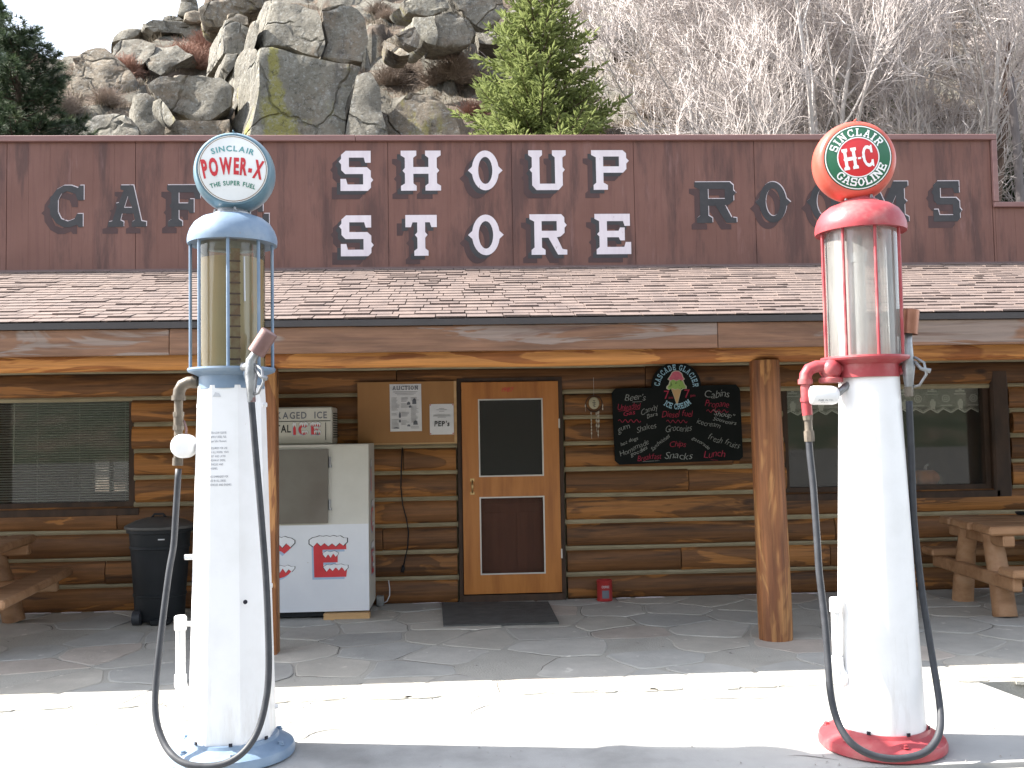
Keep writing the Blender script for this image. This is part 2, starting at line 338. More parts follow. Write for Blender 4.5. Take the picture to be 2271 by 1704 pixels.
def glass_mat(name, tint=(1, 1, 1), dust_haze=0.0, dust_haze_col=(0.7, 0.7, 0.65), f0=0.05, streak=(1, 1, 1), rough=0.02):
    m = bpy.data.materials.new(name); t, N, L, P = nodes(m); N.remove(P); out = N['Material Output']
    tr = N.new('ShaderNodeBsdfTransparent'); tr.inputs[0].default_value = rgb(tint)
    gl = N.new('ShaderNodeBsdfGlossy'); gl.inputs['Roughness'].default_value = rough
    fr = N.new('ShaderNodeFresnel'); fr.inputs['IOR'].default_value = 1.45
    base = tr.outputs[0]
    if dust_haze:
        df = N.new('ShaderNodeBsdfDiffuse'); df.inputs[0].default_value = rgb(dust_haze_col)
        tl = N.new('ShaderNodeBsdfTranslucent'); tl.inputs[0].default_value = rgb(dust_haze_col)
        m0 = N.new('ShaderNodeMixShader'); m0.inputs[0].default_value = 0.5; L.new(df.outputs[0], m0.inputs[1]); L.new(tl.outputs[0], m0.inputs[2])
        v = coords(N, L, streak); nz = ntex(N, L, v, 2.0, 6)
        mr = N.new('ShaderNodeMapRange'); mr.inputs['From Min'].default_value = 0.3; mr.inputs['From Max'].default_value = 0.75
        mr.inputs['To Min'].default_value = dust_haze*0.5; mr.inputs['To Max'].default_value = dust_haze*1.5; L.new(nz, mr.inputs[0])
        m1 = N.new('ShaderNodeMixShader'); L.new(mr.outputs[0], m1.inputs[0]); L.new(base, m1.inputs[1]); L.new(m0.outputs[0], m1.inputs[2]); base = m1.outputs[0]
    m2 = N.new('ShaderNodeMixShader'); L.new(fr.outputs[0], m2.inputs[0]); L.new(base, m2.inputs[1]); L.new(gl.outputs[0], m2.inputs[2])
    L.new(m2.outputs[0], out.inputs[0]); return m
MT['glass'] = glass_mat('window_glass', (0.93, 0.93, 0.92), 0.07, (0.42, 0.42, 0.40))  # grey film: dust plus a hazy reflection put into the pane's colour
MT['glass_clear'] = glass_mat('gauge_glass', (0.97, 0.97, 0.94), 0.46, (0.78, 0.77, 0.73), streak=(2.5, 2.5, 0.5))
MT['glass_olive'] = glass_mat('stained_glass', (0.95, 0.94, 0.86), 0.22, (0.52, 0.46, 0.33), streak=(9, 9, 0.6))
def screen_mat(k):
    m = bpy.data.materials.new('door_screen'); t, N, L, P = nodes(m); N.remove(P)
    tr = N.new('ShaderNodeBsdfTransparent'); tr.inputs[0].default_value = (0.75, 0.75, 0.75, 1); df = N.new('ShaderNodeBsdfDiffuse'); df.inputs[0].default_value = (0.13, 0.13, 0.12, 1)
    mx = N.new('ShaderNodeMixShader'); mx.inputs[0].default_value = k; L.new(tr.outputs[0], mx.inputs[1]); L.new(df.outputs[0], mx.inputs[2]); L.new(mx.outputs[0], N['Material Output'].inputs[0]); return m
MT['screen'] = screen_mat(0.28); MT['screen_low'] = screen_mat(0.07)

def rock_mat(name, base, lichen=0.0, warm=0.3, band=False):
    m = bpy.data.materials.new(name); t, N, L, P = nodes(m)
    v = coords(N, L, (1, 1, 1))
    b = base
    col = ramp(N, L, ntex(N, L, v, 0.8, 10, 0.7), [(0.28, tuple(x*0.55 for x in b)), (0.5, b), (0.74, tuple(x*1.35 for x in b))])
    col = mixc(N, L, col, (0.23, 0.15, 0.09), ramp(N, L, ntex(N, L, v, 0.55, 5, .6, 1.0), [(0.55, (0, 0, 0)), (0.75, (warm, warm, warm))]))
    vs = coords(N, L, (1.6, 1.6, 0.18))
    col = mixc(N, L, col, (0.075, 0.075, 0.078), ramp(N, L, ntex(N, L, vs, 1.2, 6), [(0.54, (0, 0, 0)), (0.7, (0.75, 0.75, 0.75))]))
    if lichen:
        vl = coords(N, L, (0.9, 0.9, 0.28))
        col = mixc(N, L, col, (0.33, 0.30, 0.055), ramp(N, L, ntex(N, L, vl, 0.75, 8, .65), [(0.60-0.06*lichen, (0, 0, 0)), (0.70-0.04*lichen, (0.7, 0.7, 0.7))]))
    if band:                                              # one broad yellow lichen run down the main block
        g = N.new('ShaderNodeNewGeometry'); sx = N.new('ShaderNodeSeparateXYZ'); L.new(g.outputs['Position'], sx.inputs[0])
        def ma(op, a, b):
            q = N.new('ShaderNodeMath'); q.operation = op
            for i, val in enumerate((a, b)):
                if hasattr(val, 'links'): L.new(val, q.inputs[i])
                elif val is not None: q.inputs[i].default_value = val
            return q.outputs[0]
        wd = N.new('ShaderNodeMapRange'); wd.inputs['From Min'].default_value = 11.0; wd.inputs['From Max'].default_value = 13.4; wd.inputs['To Min'].default_value = 0.70; wd.inputs['To Max'].default_value = 0.20; L.new(sx.outputs[2], wd.inputs[0])
        off = ma('SUBTRACT', sx.outputs[0], ma('SUBTRACT', -6.35, ma('MULTIPLY', wd.outputs[0], -0.75)))
        dd = ma('DIVIDE', ma('ABSOLUTE', ma('SUBTRACT', off, 0.25), None), wd.outputs[0])
        dd = ma('ADD', dd, ma('MULTIPLY', ma('SUBTRACT', ntex(N, L, v, 1.6, 8, .7), 0.5), 2.6))
        col = mixc(N, L, col, (0.29, 0.265, 0.065), ramp(N, L, dd, [(0.55, (0.75, 0.75, 0.75)), (1.15, (0, 0, 0))]))
    # fine pale lichen speckle and dark mineral grain
    col = mixc(N, L, col, (0.36, 0.36, 0.34), ramp(N, L, ntex(N, L, v, 7, 8, .8), [(0.52, (0, 0, 0)), (0.64, (0.75, 0.75, 0.75))]))
    col = mixc(N, L, col, (0.045, 0.043, 0.038), ramp(N, L, ntex(N, L, v, 5, 8, .8, .5), [(0.53, (0, 0, 0)), (0.66, (0.85, 0.85, 0.85))]))
    L.new(col, P.inputs['Base Color']); P.inputs['Roughness'].default_value = 0.9; P.inputs['Specular IOR Level'].default_value = 0.2
    hs = N.new('ShaderNodeMath'); hs.operation = 'ADD'; L.new(ntex(N, L, v, 3.0, 12, 0.75), hs.inputs[0])
    vo = N.new('ShaderNodeTexVoronoi'); vo.feature = 'DISTANCE_TO_EDGE'; vo.inputs['Scale'].default_value = 0.42
    nv = N.new('ShaderNodeTexNoise'); nv.inputs['Scale'].default_value = 1.1; L.new(v, nv.inputs['Vector'])
    ad = N.new('ShaderNodeVectorMath'); ad.operation = 'ADD'; L.new(v, ad.inputs[0]); L.new(nv.outputs['Color'], ad.inputs[1]); L.new(ad.outputs[0], vo.inputs['Vector'])
    cr = ramp(N, L, vo.outputs['Distance'], [(0.0, (0, 0, 0)), (0.035, (1, 1, 1))]); L.new(cr, hs.inputs[1])
    bump(N, L, P, hs.outputs[0], 1.0, 0.16)
    return m
MT['rock'] = rock_mat('granite', (0.195, 0.180, 0.150), 0.0, 0.45)
MT['rock_lichen'] = rock_mat('granite_lichen', (0.195, 0.182, 0.150), 0.55, 0.4, True)
MT['rock_brown'] = rock_mat('granite_brown', (0.205, 0.172, 0.132), 0.25, 0.9)
def hill_mat():
    m = bpy.data.materials.new('hillside_soil'); t, N, L, P = nodes(m); v = coords(N, L, (1, 1, 1), False)
    soil = ramp(N, L, ntex(N, L, v, 0.8, 12, .65), [(0.25, (0.075, 0.055, 0.042)), (0.45, (0.13, 0.10, 0.078)), (0.62, (0.175, 0.14, 0.11)), (0.8, (0.20, 0.17, 0.14))])
    soil = mixc(N, L, soil, (0.065, 0.054, 0.042), ramp(N, L, ntex(N, L, v, 3.4, 10, .75), [(0.52, (0, 0, 0)), (0.62, (0.85, 0.85, 0.85))]))
    soil = mixc(N, L, soil, (0.26, 0.22, 0.165), ramp(N, L, ntex(N, L, v, 9, 6, .8), [(0.60, (0, 0, 0)), (0.68, (0.7, 0.7, 0.7))]))
    stone = ramp(N, L, ntex(N, L, v, 1.6, 10, .7), [(0.28, (0.09, 0.083, 0.07)), (0.5, (0.17, 0.158, 0.132)), (0.74, (0.24, 0.222, 0.19))])
    stone = mixc(N, L, stone, (0.32, 0.315, 0.29), ramp(N, L, ntex(N, L, v, 7, 8, .8), [(0.55, (0, 0, 0)), (0.66, (0.7, 0.7, 0.7))]))
    col = mixc(N, L, soil, stone, ramp(N, L, ntex(N, L, v, 0.34, 8, .6, .8), [(0.47, (0, 0, 0)), (0.53, (1, 1, 1))]))
    L.new(col, P.inputs['Base Color']); P.inputs['Roughness'].default_value = 0.95; P.inputs['Specular IOR Level'].default_value = 0.15
    bump(N, L, P, ntex(N, L, v, 2.6, 12, .75), 1.0, 0.30); return m
MT['hill'] = hill_mat()
MT['far_hill'] = M('far_forest', [(0.3, (0.03, 0.045, 0.025)), (0.5, (0.06, 0.075, 0.045)), (0.7, (0.15, 0.12, 0.09))], 0.95, scale=0.25, detail=12, bstr=0, shift=False)

def paint_siding():
    m = bpy.data.materials.new('brown_red_siding'); t, N, L, P = nodes(m)
    v = coords(N, L, (1, 1, 1), False); vz = coords(N, L, (1, 1, 0.16), False); vg = coords(N, L, (14, 14, 0.6), False)
    col = ramp(N, L, ntex(N, L, v, 1.3, 8), [(0.3, (0.152, 0.074, 0.058)), (0.7, (0.196, 0.100, 0.080))])
    # dark weather streaks
    col = mixc(N, L, col, (0.050, 0.032, 0.032), ramp(N, L, ntex(N, L, vz, 4.2, 8, .65), [(0.50, (0, 0, 0)), (0.62, (0.6, 0.6, 0.6))]))
    col = mixc(N, L, col, (0.25, 0.145, 0.135), ramp(N, L, ntex(N, L, vz, 7.5, 5), [(0.62, (0, 0, 0)), (0.74, (0.6, 0.6, 0.6))]))
    col = mixc(N, L, col, (0.11, 0.05, 0.045), ramp(N, L, ntex(N, L, vg, 2.0, 6), [(0.5, (0, 0, 0)), (0.75, (0.45, 0.45, 0.45))]))
    L.new(col, P.inputs['Base Color']); P.inputs['Roughness'].default_value = 0.6; P.inputs['Specular IOR Level'].default_value = 0.3
    bump(N, L, P, ntex(N, L, vg, 3.0, 6), 0.25, 0.006)
    return m
MT['siding'] = paint_siding()
def shingle_mat():
    m = bpy.data.materials.new('asphalt_shingle'); t, N, L, P = nodes(m)
    v = coords(N, L, (1, 1, 1), False)
    oi = N.new('ShaderNodeObjectInfo')
    col = ramp(N, L, oi.outputs['Random'], [(0.0, (0.146, 0.110, 0.096)), (0.35, (0.160, 0.121, 0.106)), (0.7, (0.174, 0.134, 0.118)), (1.0, (0.153, 0.117, 0.104))])
    vb = coords(N, L, (3.3, 1, 1), False)
    col2 = ramp(N, L, ntex(N, L, vb, 2.2, 5), [(0.3, (0.72, 0.72, 0.74)), (0.7, (1.1, 1.08, 1.06))])
    col = mixc(N, L, col, col2, 1.0, 'MULTIPLY')
    col = mixc(N, L, col, (0.10, 0.08, 0.08), ramp(N, L, ntex(N, L, v, 120, 2), [(0.56, (0, 0, 0)), (0.66, (0.7, 0.7, 0.7))]))
    L.new(col, P.inputs['Base Color']); P.inputs['Roughness'].default_value = 0.85; P.inputs['Specular IOR Level'].default_value = 0.3
    bump(N, L, P, ntex(N, L, v, 160, 3), 0.4, 0.003); return m
MT['shingle'] = shingle_mat()
MT['letter_white'] = M('letter_white', [(0.3, (0.62, 0.56, 0.60)), (0.7, (0.72, 0.67, 0.70))], 0.5, scale=7, stretch=(2, 2, 0.5), bstr=0, shift=False, speck=((0.30, 0.22, 0.22), 16, 0.70))
MT['letter_dark'] = M('letter_dark', [(0.3, (0.030, 0.030, 0.033)), (0.7, (0.050, 0.049, 0.052))], 0.55, scale=5, bstr=0, shift=False)
MT['letter_shade'] = M('letter_shade', [(0.3, (0.052, 0.030, 0.030)), (0.7, (0.080, 0.042, 0.040))], 0.6, scale=4, stretch=(1, 1, .3), bstr=0, shift=False)
MT['letter_line'] = M('letter_line', (0.55, 0.50, 0.52), 0.5, bstr=0, shift=False, speck=((0.16, 0.08, 0.08), 20, 0.62))

# ------------------------------------------------------------------ lettering
SLAB = {
 'H': (100, [[(0,0),(39,0),(39,12),(31,18),(31,41),(69,41),(69,18),(61,12),(61,0),(100,0),(100,12),(90,18),(90,43),(96,50),(90,57),(90,82),(100,88),(100,100),(61,100),(61,88),(69,82),(69,58),(31,58),(31,82),(39,88),(39,100),(0,100),(0,88),(10,82),(10,57),(4,50),(10,43),(10,18),(0,12)]]),
 'S': (84, [[(14,0),(78,0),(78,30),(64,30),(60,17),(22,17),(22,41),(68,41),(78,50),(78,66),(84,73),(78,80),(78,92),(70,100),(0,100),(0,70),(14,70),(18,84),(58,84),(58,58),(12,58),(2,48),(2,34),(-4,27),(2,20),(2,10)]]),
 'U': (98, [[(0,0),(36,0),(36,12),(29,18),(29,84),(69,84),(69,18),(62,12),(62,0),(98,0),(98,12),(89,18),(89,42),(95,49),(89,56),(89,88),(78,100),(20,100),(9,88),(9,56),(3,49),(9,42),(9,18),(0,12)]]),
 'P': (98, [[(0,0),(82,0),(91,8),(91,20),(98,27),(91,34),(91,48),(82,57),(31,57),(31,82),(42,88),(42,100),(5,100),(5,88),(12,82),(12,18),(0,12)],[(31,16),(72,16),(72,41),(31,41)]]),
 'T': (80, [[(0,0),(80,0),(80,30),(66,30),(62,18),(50,18),(50,42),(56,49),(50,56),(50,82),(58,88),(58,100),(22,100),(22,88),(30,82),(30,56),(24,49),(30,42),(30,18),(18,18),(14,30),(0,30)]]),
 'R': (96, [[(0,0),(82,0),(90,8),(90,20),(96,27),(90,34),(90,46),(80,55),(70,57),(84,86),(96,88),(96,100),(72,100),(48,58),(31,58),(31,82),(40,88),(40,100),(4,100),(4,88),(12,82),(12,18),(0,12)],[(31,17),(70,17),(70,41),(31,41)]]),
 'E': (94, [[(0,0),(92,0),(92,30),(78,30),(74,18),(32,18),(32,42),(62,42),(66,34),(78,34),(78,66),(66,66),(62,58),(32,58),(32,82),(76,82),(80,70),(94,70),(94,100),(4,100),(4,88),(12,82),(12,56),(6,50),(12,44),(12,18),(0,12)]]),
 'C': (88, [[(88,0),(88,36),(74,36),(68,20),(48,14),(34,20),(26,36),(26,64),(34,80),(50,86),(66,80),(72,68),(86,68),(86,100),(76,100),(72,94),(56,100),(40,100),(22,90),(8,70),(7,56),(0,50),(7,44),(8,30),(22,10),(40,0),(58,0),(74,6),(78,0)]]),
 'A': (94, [[(30,0),(62,0),(82,86),(94,88),(94,100),(58,100),(58,88),(66,84),(62,68),(34,68),(30,84),(38,88),(38,100),(0,100),(0,88),(10,86),(22,50),(17,44),(26,42),(38,12),(30,10)],[(48,26),(59,54),(39,54)]]),
 'F': (92, [[(0,0),(92,0),(92,34),(78,34),(74,18),(32,18),(32,44),(58,44),(62,34),(74,34),(74,68),(62,68),(58,60),(32,60),(32,82),(42,88),(42,100),(2,100),(2,88),(12,82),(12,56),(6,50),(12,44),(12,18),(0,12)]]),
 'M': (112, [[(0,0),(36,0),(57,52),(78,0),(112,0),(112,12),(103,18),(103,43),(109,50),(103,57),(103,82),(112,88),(112,100),(76,100),(76,88),(84,82),(84,34),(62,84),(52,84),(30,34),(30,82),(38,88),(38,100),(0,100),(0,88),(10,82),(10,57),(4,50),(10,43),(10,18),(0,12)]]),
 'N': (100, [[(0,0),(34,0),(70,58),(70,18),(62,12),(62,0),(100,0),(100,12),(90,18),(90,100),(70,100),(30,36),(30,82),(38,88),(38,100),(0,100),(0,88),(10,82),(10,18),(0,12)]]),
 'L': (84, [[(0,0),(42,0),(42,12),(32,18),(32,82),(64,82),(68,66),(84,66),(84,100),(0,100),(0,88),(10,82),(10,18),(0,12)]]),
 'I': (44, [[(0,0),(44,0),(44,12),(33,18),(33,82),(44,88),(44,100),(0,100),(0,88),(11,82),(11,18),(0,12)]]),
 'G': (92, [[(88,0),(88,34),(74,34),(68,20),(48,14),(34,20),(26,36),(26,64),(34,82),(50,86),(64,82),(64,66),(54,66),(54,52),(92,52),(92,66),(86,68),(86,92),(60,100),(40,100),(22,90),(8,70),(7,30),(22,10),(40,0),(60,0),(74,6),(78,0)]]),
 'D': (92, [[(0,0),(60,0),(82,14),(92,36),(92,64),(82,86),(60,100),(0,100),(0,88),(10,82),(10,18),(0,12)],[(32,18),(54,18),(66,30),(70,42),(70,58),(66,70),(54,82),(32,82)]]),
 '-': (30, [[(4,44),(26,44),(26,56),(4,56)]]), ' ': (40, []),
}
def _oval():
    o = []
    for i in range(32):
        a = 2*pi*i/32
        if i in (0, 16): o.append((44.5+(49 if i == 0 else -49), 50))
        else: o.append((44.5+38*cos(a), 50+50*sin(a)))
    return (89, [o, [(44.5+20*cos(2*pi*i/24), 50+34*sin(2*pi*i/24)) for i in range(24)]])
SLAB['O'] = _oval()
def slab_glyph(ch):
    w, loops = SLAB[ch]
    L2 = [[Vector((x/100, 1-y/100, 0)) for x, y in lp] for lp in loops]
    if not L2: return w/100, [], []
    tris = tessellate_polygon(L2); vs = [v for lp in L2 for v in lp]
    return w/100, vs, tris
SLABG = {c: slab_glyph(c) for c in SLAB}
# the built-in typeface as triangles, each glyph once
GL = {}
def load_glyphs():
    todo = []
    for st, off in (('n', 0.0), ('b', 0.022), ('x', 0.045), ('t', -0.012)):
        for ch in string.ascii_letters+string.digits+"-.'()&"+chr(34):
            cu = bpy.data.curves.new('glyph', 'FONT'); cu.body = ch; cu.size = 1.0; cu.offset = off; cu.resolution_u = 3
            ob = bpy.data.objects.new('glyph', cu); COL.objects.link(ob); todo.append((st, ch, ob))
    dg = bpy.context.evaluated_depsgraph_get()
    for st, ch, ob in todo:
        me = ob.evaluated_get(dg).to_mesh()
        vs = [Vector((v.co.x, v.co.y, 0)) for v in me.vertices]; fs = [tuple(p.vertices) for p in me.polygons]
        if vs:
            x0 = min(v.x for v in vs); x1 = max(v.x for v in vs)
            vs = [Vector(((v.x-x0)/0.72, v.y/0.72, 0)) for v in vs]; GL[(st, ch)] = ((x1-x0)/0.72, vs, fs)
        ob.evaluated_get(dg).to_mesh_clear()
    for st, ch, ob in todo:
        cu = ob.data; bpy.data.objects.remove(ob); bpy.data.curves.remove(cu)
load_glyphs()
def glyph(st, ch):
    if st == 'slab': return SLABG[ch]
    if ch == ' ': return (0.35, [], [])
    return GL[(st, ch)]
def layout(text, st, gap):
    x = 0; out = []
    for ch in text:
        w, vs, fs = glyph(st, ch); out.append((x, w, vs, fs)); x += w+gap
    return out, x-gap
def text_line(mb, text, st, height, mapf, width=None, gap=0.16, align='c', shear=0.0, sx=None):
    """flat text; mapf(x, y) gives the place of a point of the line (origin at the middle or left of its base)"""
    lay, W = layout(text, st, gap)
    k = height if width is None else width/W
    if sx is not None: k = height*sx
    o = -W/2 if align == 'c' else 0
    for x, w, vs, fs in lay:
        if vs: mb.faces([mapf((x+o+v.x)*k+shear*v.y*height, v.y*height) for v in vs], fs)
def text_arc(mb, text, st, height, R, a_mid, mapf, gap=0.16, sx=1.0, inside=False, width=None):
    """text on a circle; inside=True: letters stand towards the centre (lower arc)"""
    lay, W = layout(text, st, gap)
    if width: sx = width/(W*height)
    for x, w, vs, fs in lay:
        if not vs: continue
        xm = (x+w/2-W/2)*height*sx
        a = a_mid - xm/R if not inside else a_mid + xm/R
        for_v = []
        for v in vs:
            u = (v.x-w/2)*height*sx; r = v.y*height
            if not inside:
                rr = R+r; ca, sa = cos(a), sin(a); for_v.append(mapf(rr*ca+u*sa, rr*sa-u*ca))
            else:
                rr = R-r; ca, sa = cos(a), sin(a); for_v.append(mapf(rr*ca-u*sa, rr*sa+u*ca))
        mb.faces(for_v, fs)

# ================================================================== GROUND
mb = MB(); mb.poly([(-300, -300, -0.19), (300, -300, -0.19), (300, 300, -0.19), (-300, 300, -0.19)])
tag(mb.build('ground', MT['asphalt']), kind='structure')
# concrete strip that carries the pumps
EDGE = -4.935                                            # front edge of the strip
mb = MB()
def slab_outline():
    back = [(-9.0, -3.30), (3.10, -3.30), (3.235, -3.44), (3.258, -3.50)]
    right = [(3.285, -3.70), (3.335, -4.05), (3.42, -4.6), (3.46, EDGE)]
    front = [(x, EDGE+0.012*noise.noise(Vector((x*3, 9, 4)))) for x in [3.2-0.4*i for i in range(30)]] + [(-9.0, EDGE)]
    return back+right+front
ol = slab_outline(); n = len(ol)
tr = tessellate_polygon([[Vector((x, y, 0)) for x, y in ol]])
mb.faces([(x, y, 0.0) for x, y in ol], tr)
mb.faces([(x, y, 0.0) for x, y in ol]+[(x, y, -0.25) for x, y in ol], [(i, (i+1) % n, n+(i+1) % n, n+i) for i in range(n)])
slab = tag(mb.build('concrete_pavement', MT['concrete']), kind='structure')
x = -9.0; i = 0
while x < 3.4:                                           # kerb blocks along the front edge
    w = [1.15, 0.95, 1.3, 1.05, 1.2][i % 5]; x1 = min(x+w, 3.44)
    mb = MB(); mb.cbox(x+0.006, x1-0.006, EDGE-0.16, EDGE-0.016, -0.24, -0.012+0.006*random.uniform(-1, 1), 0.012)
    mb.build('kerb_stone', MT['kerb'], slab); x = x1; i += 1

rk_ = random.Random(14)
for k in range(9):                                       # hairline cracks
    x, y = rk_.uniform(-3.2, 3.0), rk_.uniform(-4.85, -3.6); a = rk_.choice((0, 0, 1.5, .3, 2.8))+rk_.uniform(-.2, .2); vs = []; m_ = rk_.randrange(5, 15); mb = MB()
    for q in range(m_+1):
        w = .0035*(1-abs(2*q/m_-1))+.0008; nx_, ny_ = -sin(a), cos(a); vs += [(x+nx_*w, y+ny_*w, .003), (x-nx_*w, y-ny_*w, .003)]; a += rk_.uniform(-.45, .45); x += .05*cos(a); y += .05*sin(a)
    mb.faces(vs, [(2*q, 2*q+1, 2*q+3, 2*q+2) for q in range(m_)]); mb.build('crack', MT['joint_dirt'], slab)
V_, F_ = [], []
for k in range(300):                                     # small stones and grit lying about
    x = rk_.uniform(-3.6, 3.3); y = rk_.choice((rk_.uniform(-4.9, -3.3), rk_.gauss(-3.5, .06), rk_.gauss(-4.86, .05))); r = rk_.uniform(.003, .009)
    if y < -4.92 or y > -3.2: continue
    b = len(V_); V_ += [Vector((x+r*cos(q*2.09+k), y+r*sin(q*2.09+k), .004)) for q in range(3)]+[Vector((x, y, .004+r))]; F_ += [(b, b+1, b+3), (b+1, b+2, b+3), (b+2, b, b+3)]
me_ = bpy.data.meshes.new('grit'); me_.from_pydata(V_, [], F_); me_.materials.append(MT['kerb']); tag(inst('grit', me_, None, (0, 0, 0)), kind='stuff')
# flagstone porch floor
mb = MB()
def porch_edge(x): return -3.46+0.03*noise.noise(Vector((x*2.3, 1, 7))) + (0.02 if x < 3.2 else -0.03)
xs = [-9+0.3*i for i in range(64)]
top = [(x, porch_edge(x), 0.004) for x in xs]; bot = [(x, y, -0.25) for x, y, z in top]; back = [(x, 0.2, 0.004) for x in xs]; N_ = len(xs)
mb.faces(top+back, [(i, i+1, N_+i+1, N_+i) for i in range(N_-1)])
mb.faces(top+bot, [(i, N_+i, N_+i+1, i+1) for i in range(N_-1)])
porch_floor = tag(mb.build('porch_floor', MT['mortar']), kind='structure')
def clip(poly, px, py, nx, ny):
    out = []
    for i in range(len(poly)):
        a, b = poly[i], poly[(i+1) % len(poly)]
        da = (a[0]-px)*nx+(a[1]-py)*ny; db = (b[0]-px)*nx+(b[1]-py)*ny
        if da <= 0: out.append(a)
        if (da < 0 < db) or (db < 0 < da):
            t = da/(da-db); out.append((a[0]+(b[0]-a[0])*t, a[1]+(b[1]-a[1])*t))
    return out
rs = random.Random(21)
seeds = []
for j in range(7):
    for i in range(24):
        seeds.append((-6.6+i*0.60+(0.3 if j % 2 else 0)+rs.uniform(-.24, .24), -3.2+j*0.50+rs.uniform(-.19, .19)))
flag_m = ['flag_blue', 'flag_grey', 'flag_grey', 'flag_tan', 'flag_tan', 'flag_blue', 'flag_grey', 'flag_pink']
for sx, sy in seeds:
    if rs.random() < 0.10: continue
    poly = [(sx-1.2, sy-1.2), (sx+1.2, sy-1.2), (sx+1.2, sy+1.2), (sx-1.2, sy+1.2)]
    for qx, qy in seeds:
        dx, dy = qx-sx, qy-sy; d = sqrt(dx*dx+dy*dy)
        if 0 < d < 2.4:
            g = 0.5*d-rs.uniform(0.003, 0.020)
            poly = clip(poly, sx+dx/d*g, sy+dy/d*g, dx/d, dy/d)
    poly = clip(poly, 0, -0.015, 0, 1); poly = clip(poly, 0, -3.40, 0, -1)
    if len(poly) < 3: continue
    # round and roughen the outline
    for cut in (.10, .22):
        q = []
        for k in range(len(poly)):
            a, b = poly[k], poly[(k+1) % len(poly)]
            q += [(a[0]*(1-cut)+b[0]*cut, a[1]*(1-cut)+b[1]*cut), (a[0]*cut+b[0]*(1-cut), a[1]*cut+b[1]*(1-cut))]
        poly = q
    fine = []
    for k in range(len(poly)):
        a, b = poly[k], poly[(k+1) % len(poly)]; d = sqrt((b[0]-a[0])**2+(b[1]-a[1])**2); m_ = max(1, int(d/.09))
        fine += [(a[0]+(b[0]-a[0])*i/m_, a[1]+(b[1]-a[1])*i/m_) for i in range(m_)]
    poly = fine
    poly = [(x+0.030*noise.noise(Vector((x*5, y*5, 2)))+.010*noise.noise(Vector((x*22, y*22, 3))), y+0.030*noise.noise(Vector((x*5, y*5, 9)))+.010*noise.noise(Vector((x*22, y*22, 5)))) for x, y in poly]
    h = rs.uniform(0.006, 0.012); n = len(poly); tx, ty = rs.uniform(-.006, .006), rs.uniform(-.006, .006)
    zt = lambda x, y: h+tx*(x-sx)+ty*(y-sy)
    cxm = sum(p[0] for p in poly)/n; cym = sum(p[1] for p in poly)/n
    inn = [(cxm+(x-cxm)*.965, cym+(y-cym)*.965) for x, y in poly]
    mb = MB(); vs = [(x, y, -0.012) for x, y in poly]+[(x, y, zt(x, y)-0.004) for x, y in poly]+[(x, y, zt(x, y)) for x, y in inn]
    mb.faces(vs, [(k, (k+1) % n, n+(k+1) % n, n+k) for k in range(n)]+[(n+k, n+(k+1) % n, 2*n+(k+1) % n, 2*n+k) for k in range(n)]+[tuple(range(2*n, 3*n))])
    mb.build('flagstone', MT[rs.choice(flag_m)], porch_floor)
    if rs.random() < 0.55:                                # dark open joint along a stretch of the stone's rim
        k0 = rs.randrange(n); m_ = int(n*rs.uniform(.12, .34)); mb = MB(); vs = []
        for q in range(m_+1):
            x, y = poly[(k0+q) % n]; d = Vector((x-cxm, y-cym, 0)).normalized(); e = min(q, m_-q)/max(1, m_)
            w = .002+.010*e*rs.uniform(.5, 1.3); o1 = rs.uniform(0, .004); vs += [(x+d.x*o1, y+d.y*o1, .0065), (x+d.x*(o1+w), y+d.y*(o1+w), .0065)]
        mb.faces(vs, [(2*q, 2*q+1, 2*q+3, 2*q+2) for q in range(m_)]); mb.build('open_joint', MT['joint_dirt'], porch_floor)
# rough cracked lumps along the broken edge of the porch
for k in range(46):
    x = -4.6+k*0.19+rs.uniform(-.06, .06); w = rs.uniform(.05, .16)
    if rs.random() < 0.35: continue
    y = porch_edge(x)+rs.uniform(0.0, 0.05); mb = MB()
    n = 7; ring = [(x+w*cos(2*pi*i/n)*rs.uniform(.7, 1.1), y+0.045*sin(2*pi*i/n)*rs.uniform(.7, 1.1)) for i in range(n)]
    mb.faces([(a, b, -0.012) for a, b in ring]+[(a, b, 0.009) for a, b in ring], [(i, (i+1) % n, n+(i+1) % n, n+i) for i in range(n)]+[tuple(range(n, 2*n))])
    mb.build('edge_stone', MT['mortar'] if k % 2 else MT['flag_tan'], porch_floor)

# ================================================================== BUILDING
BX0, BX1 = -8.2, 8.2
bld = thing('store_building', 'long log store with brown false front, shingled porch roof and painted lettering', 'building', (0, 0, 0))
RZ, PTOP, PX1 = 3.256, 4.575, 5.436
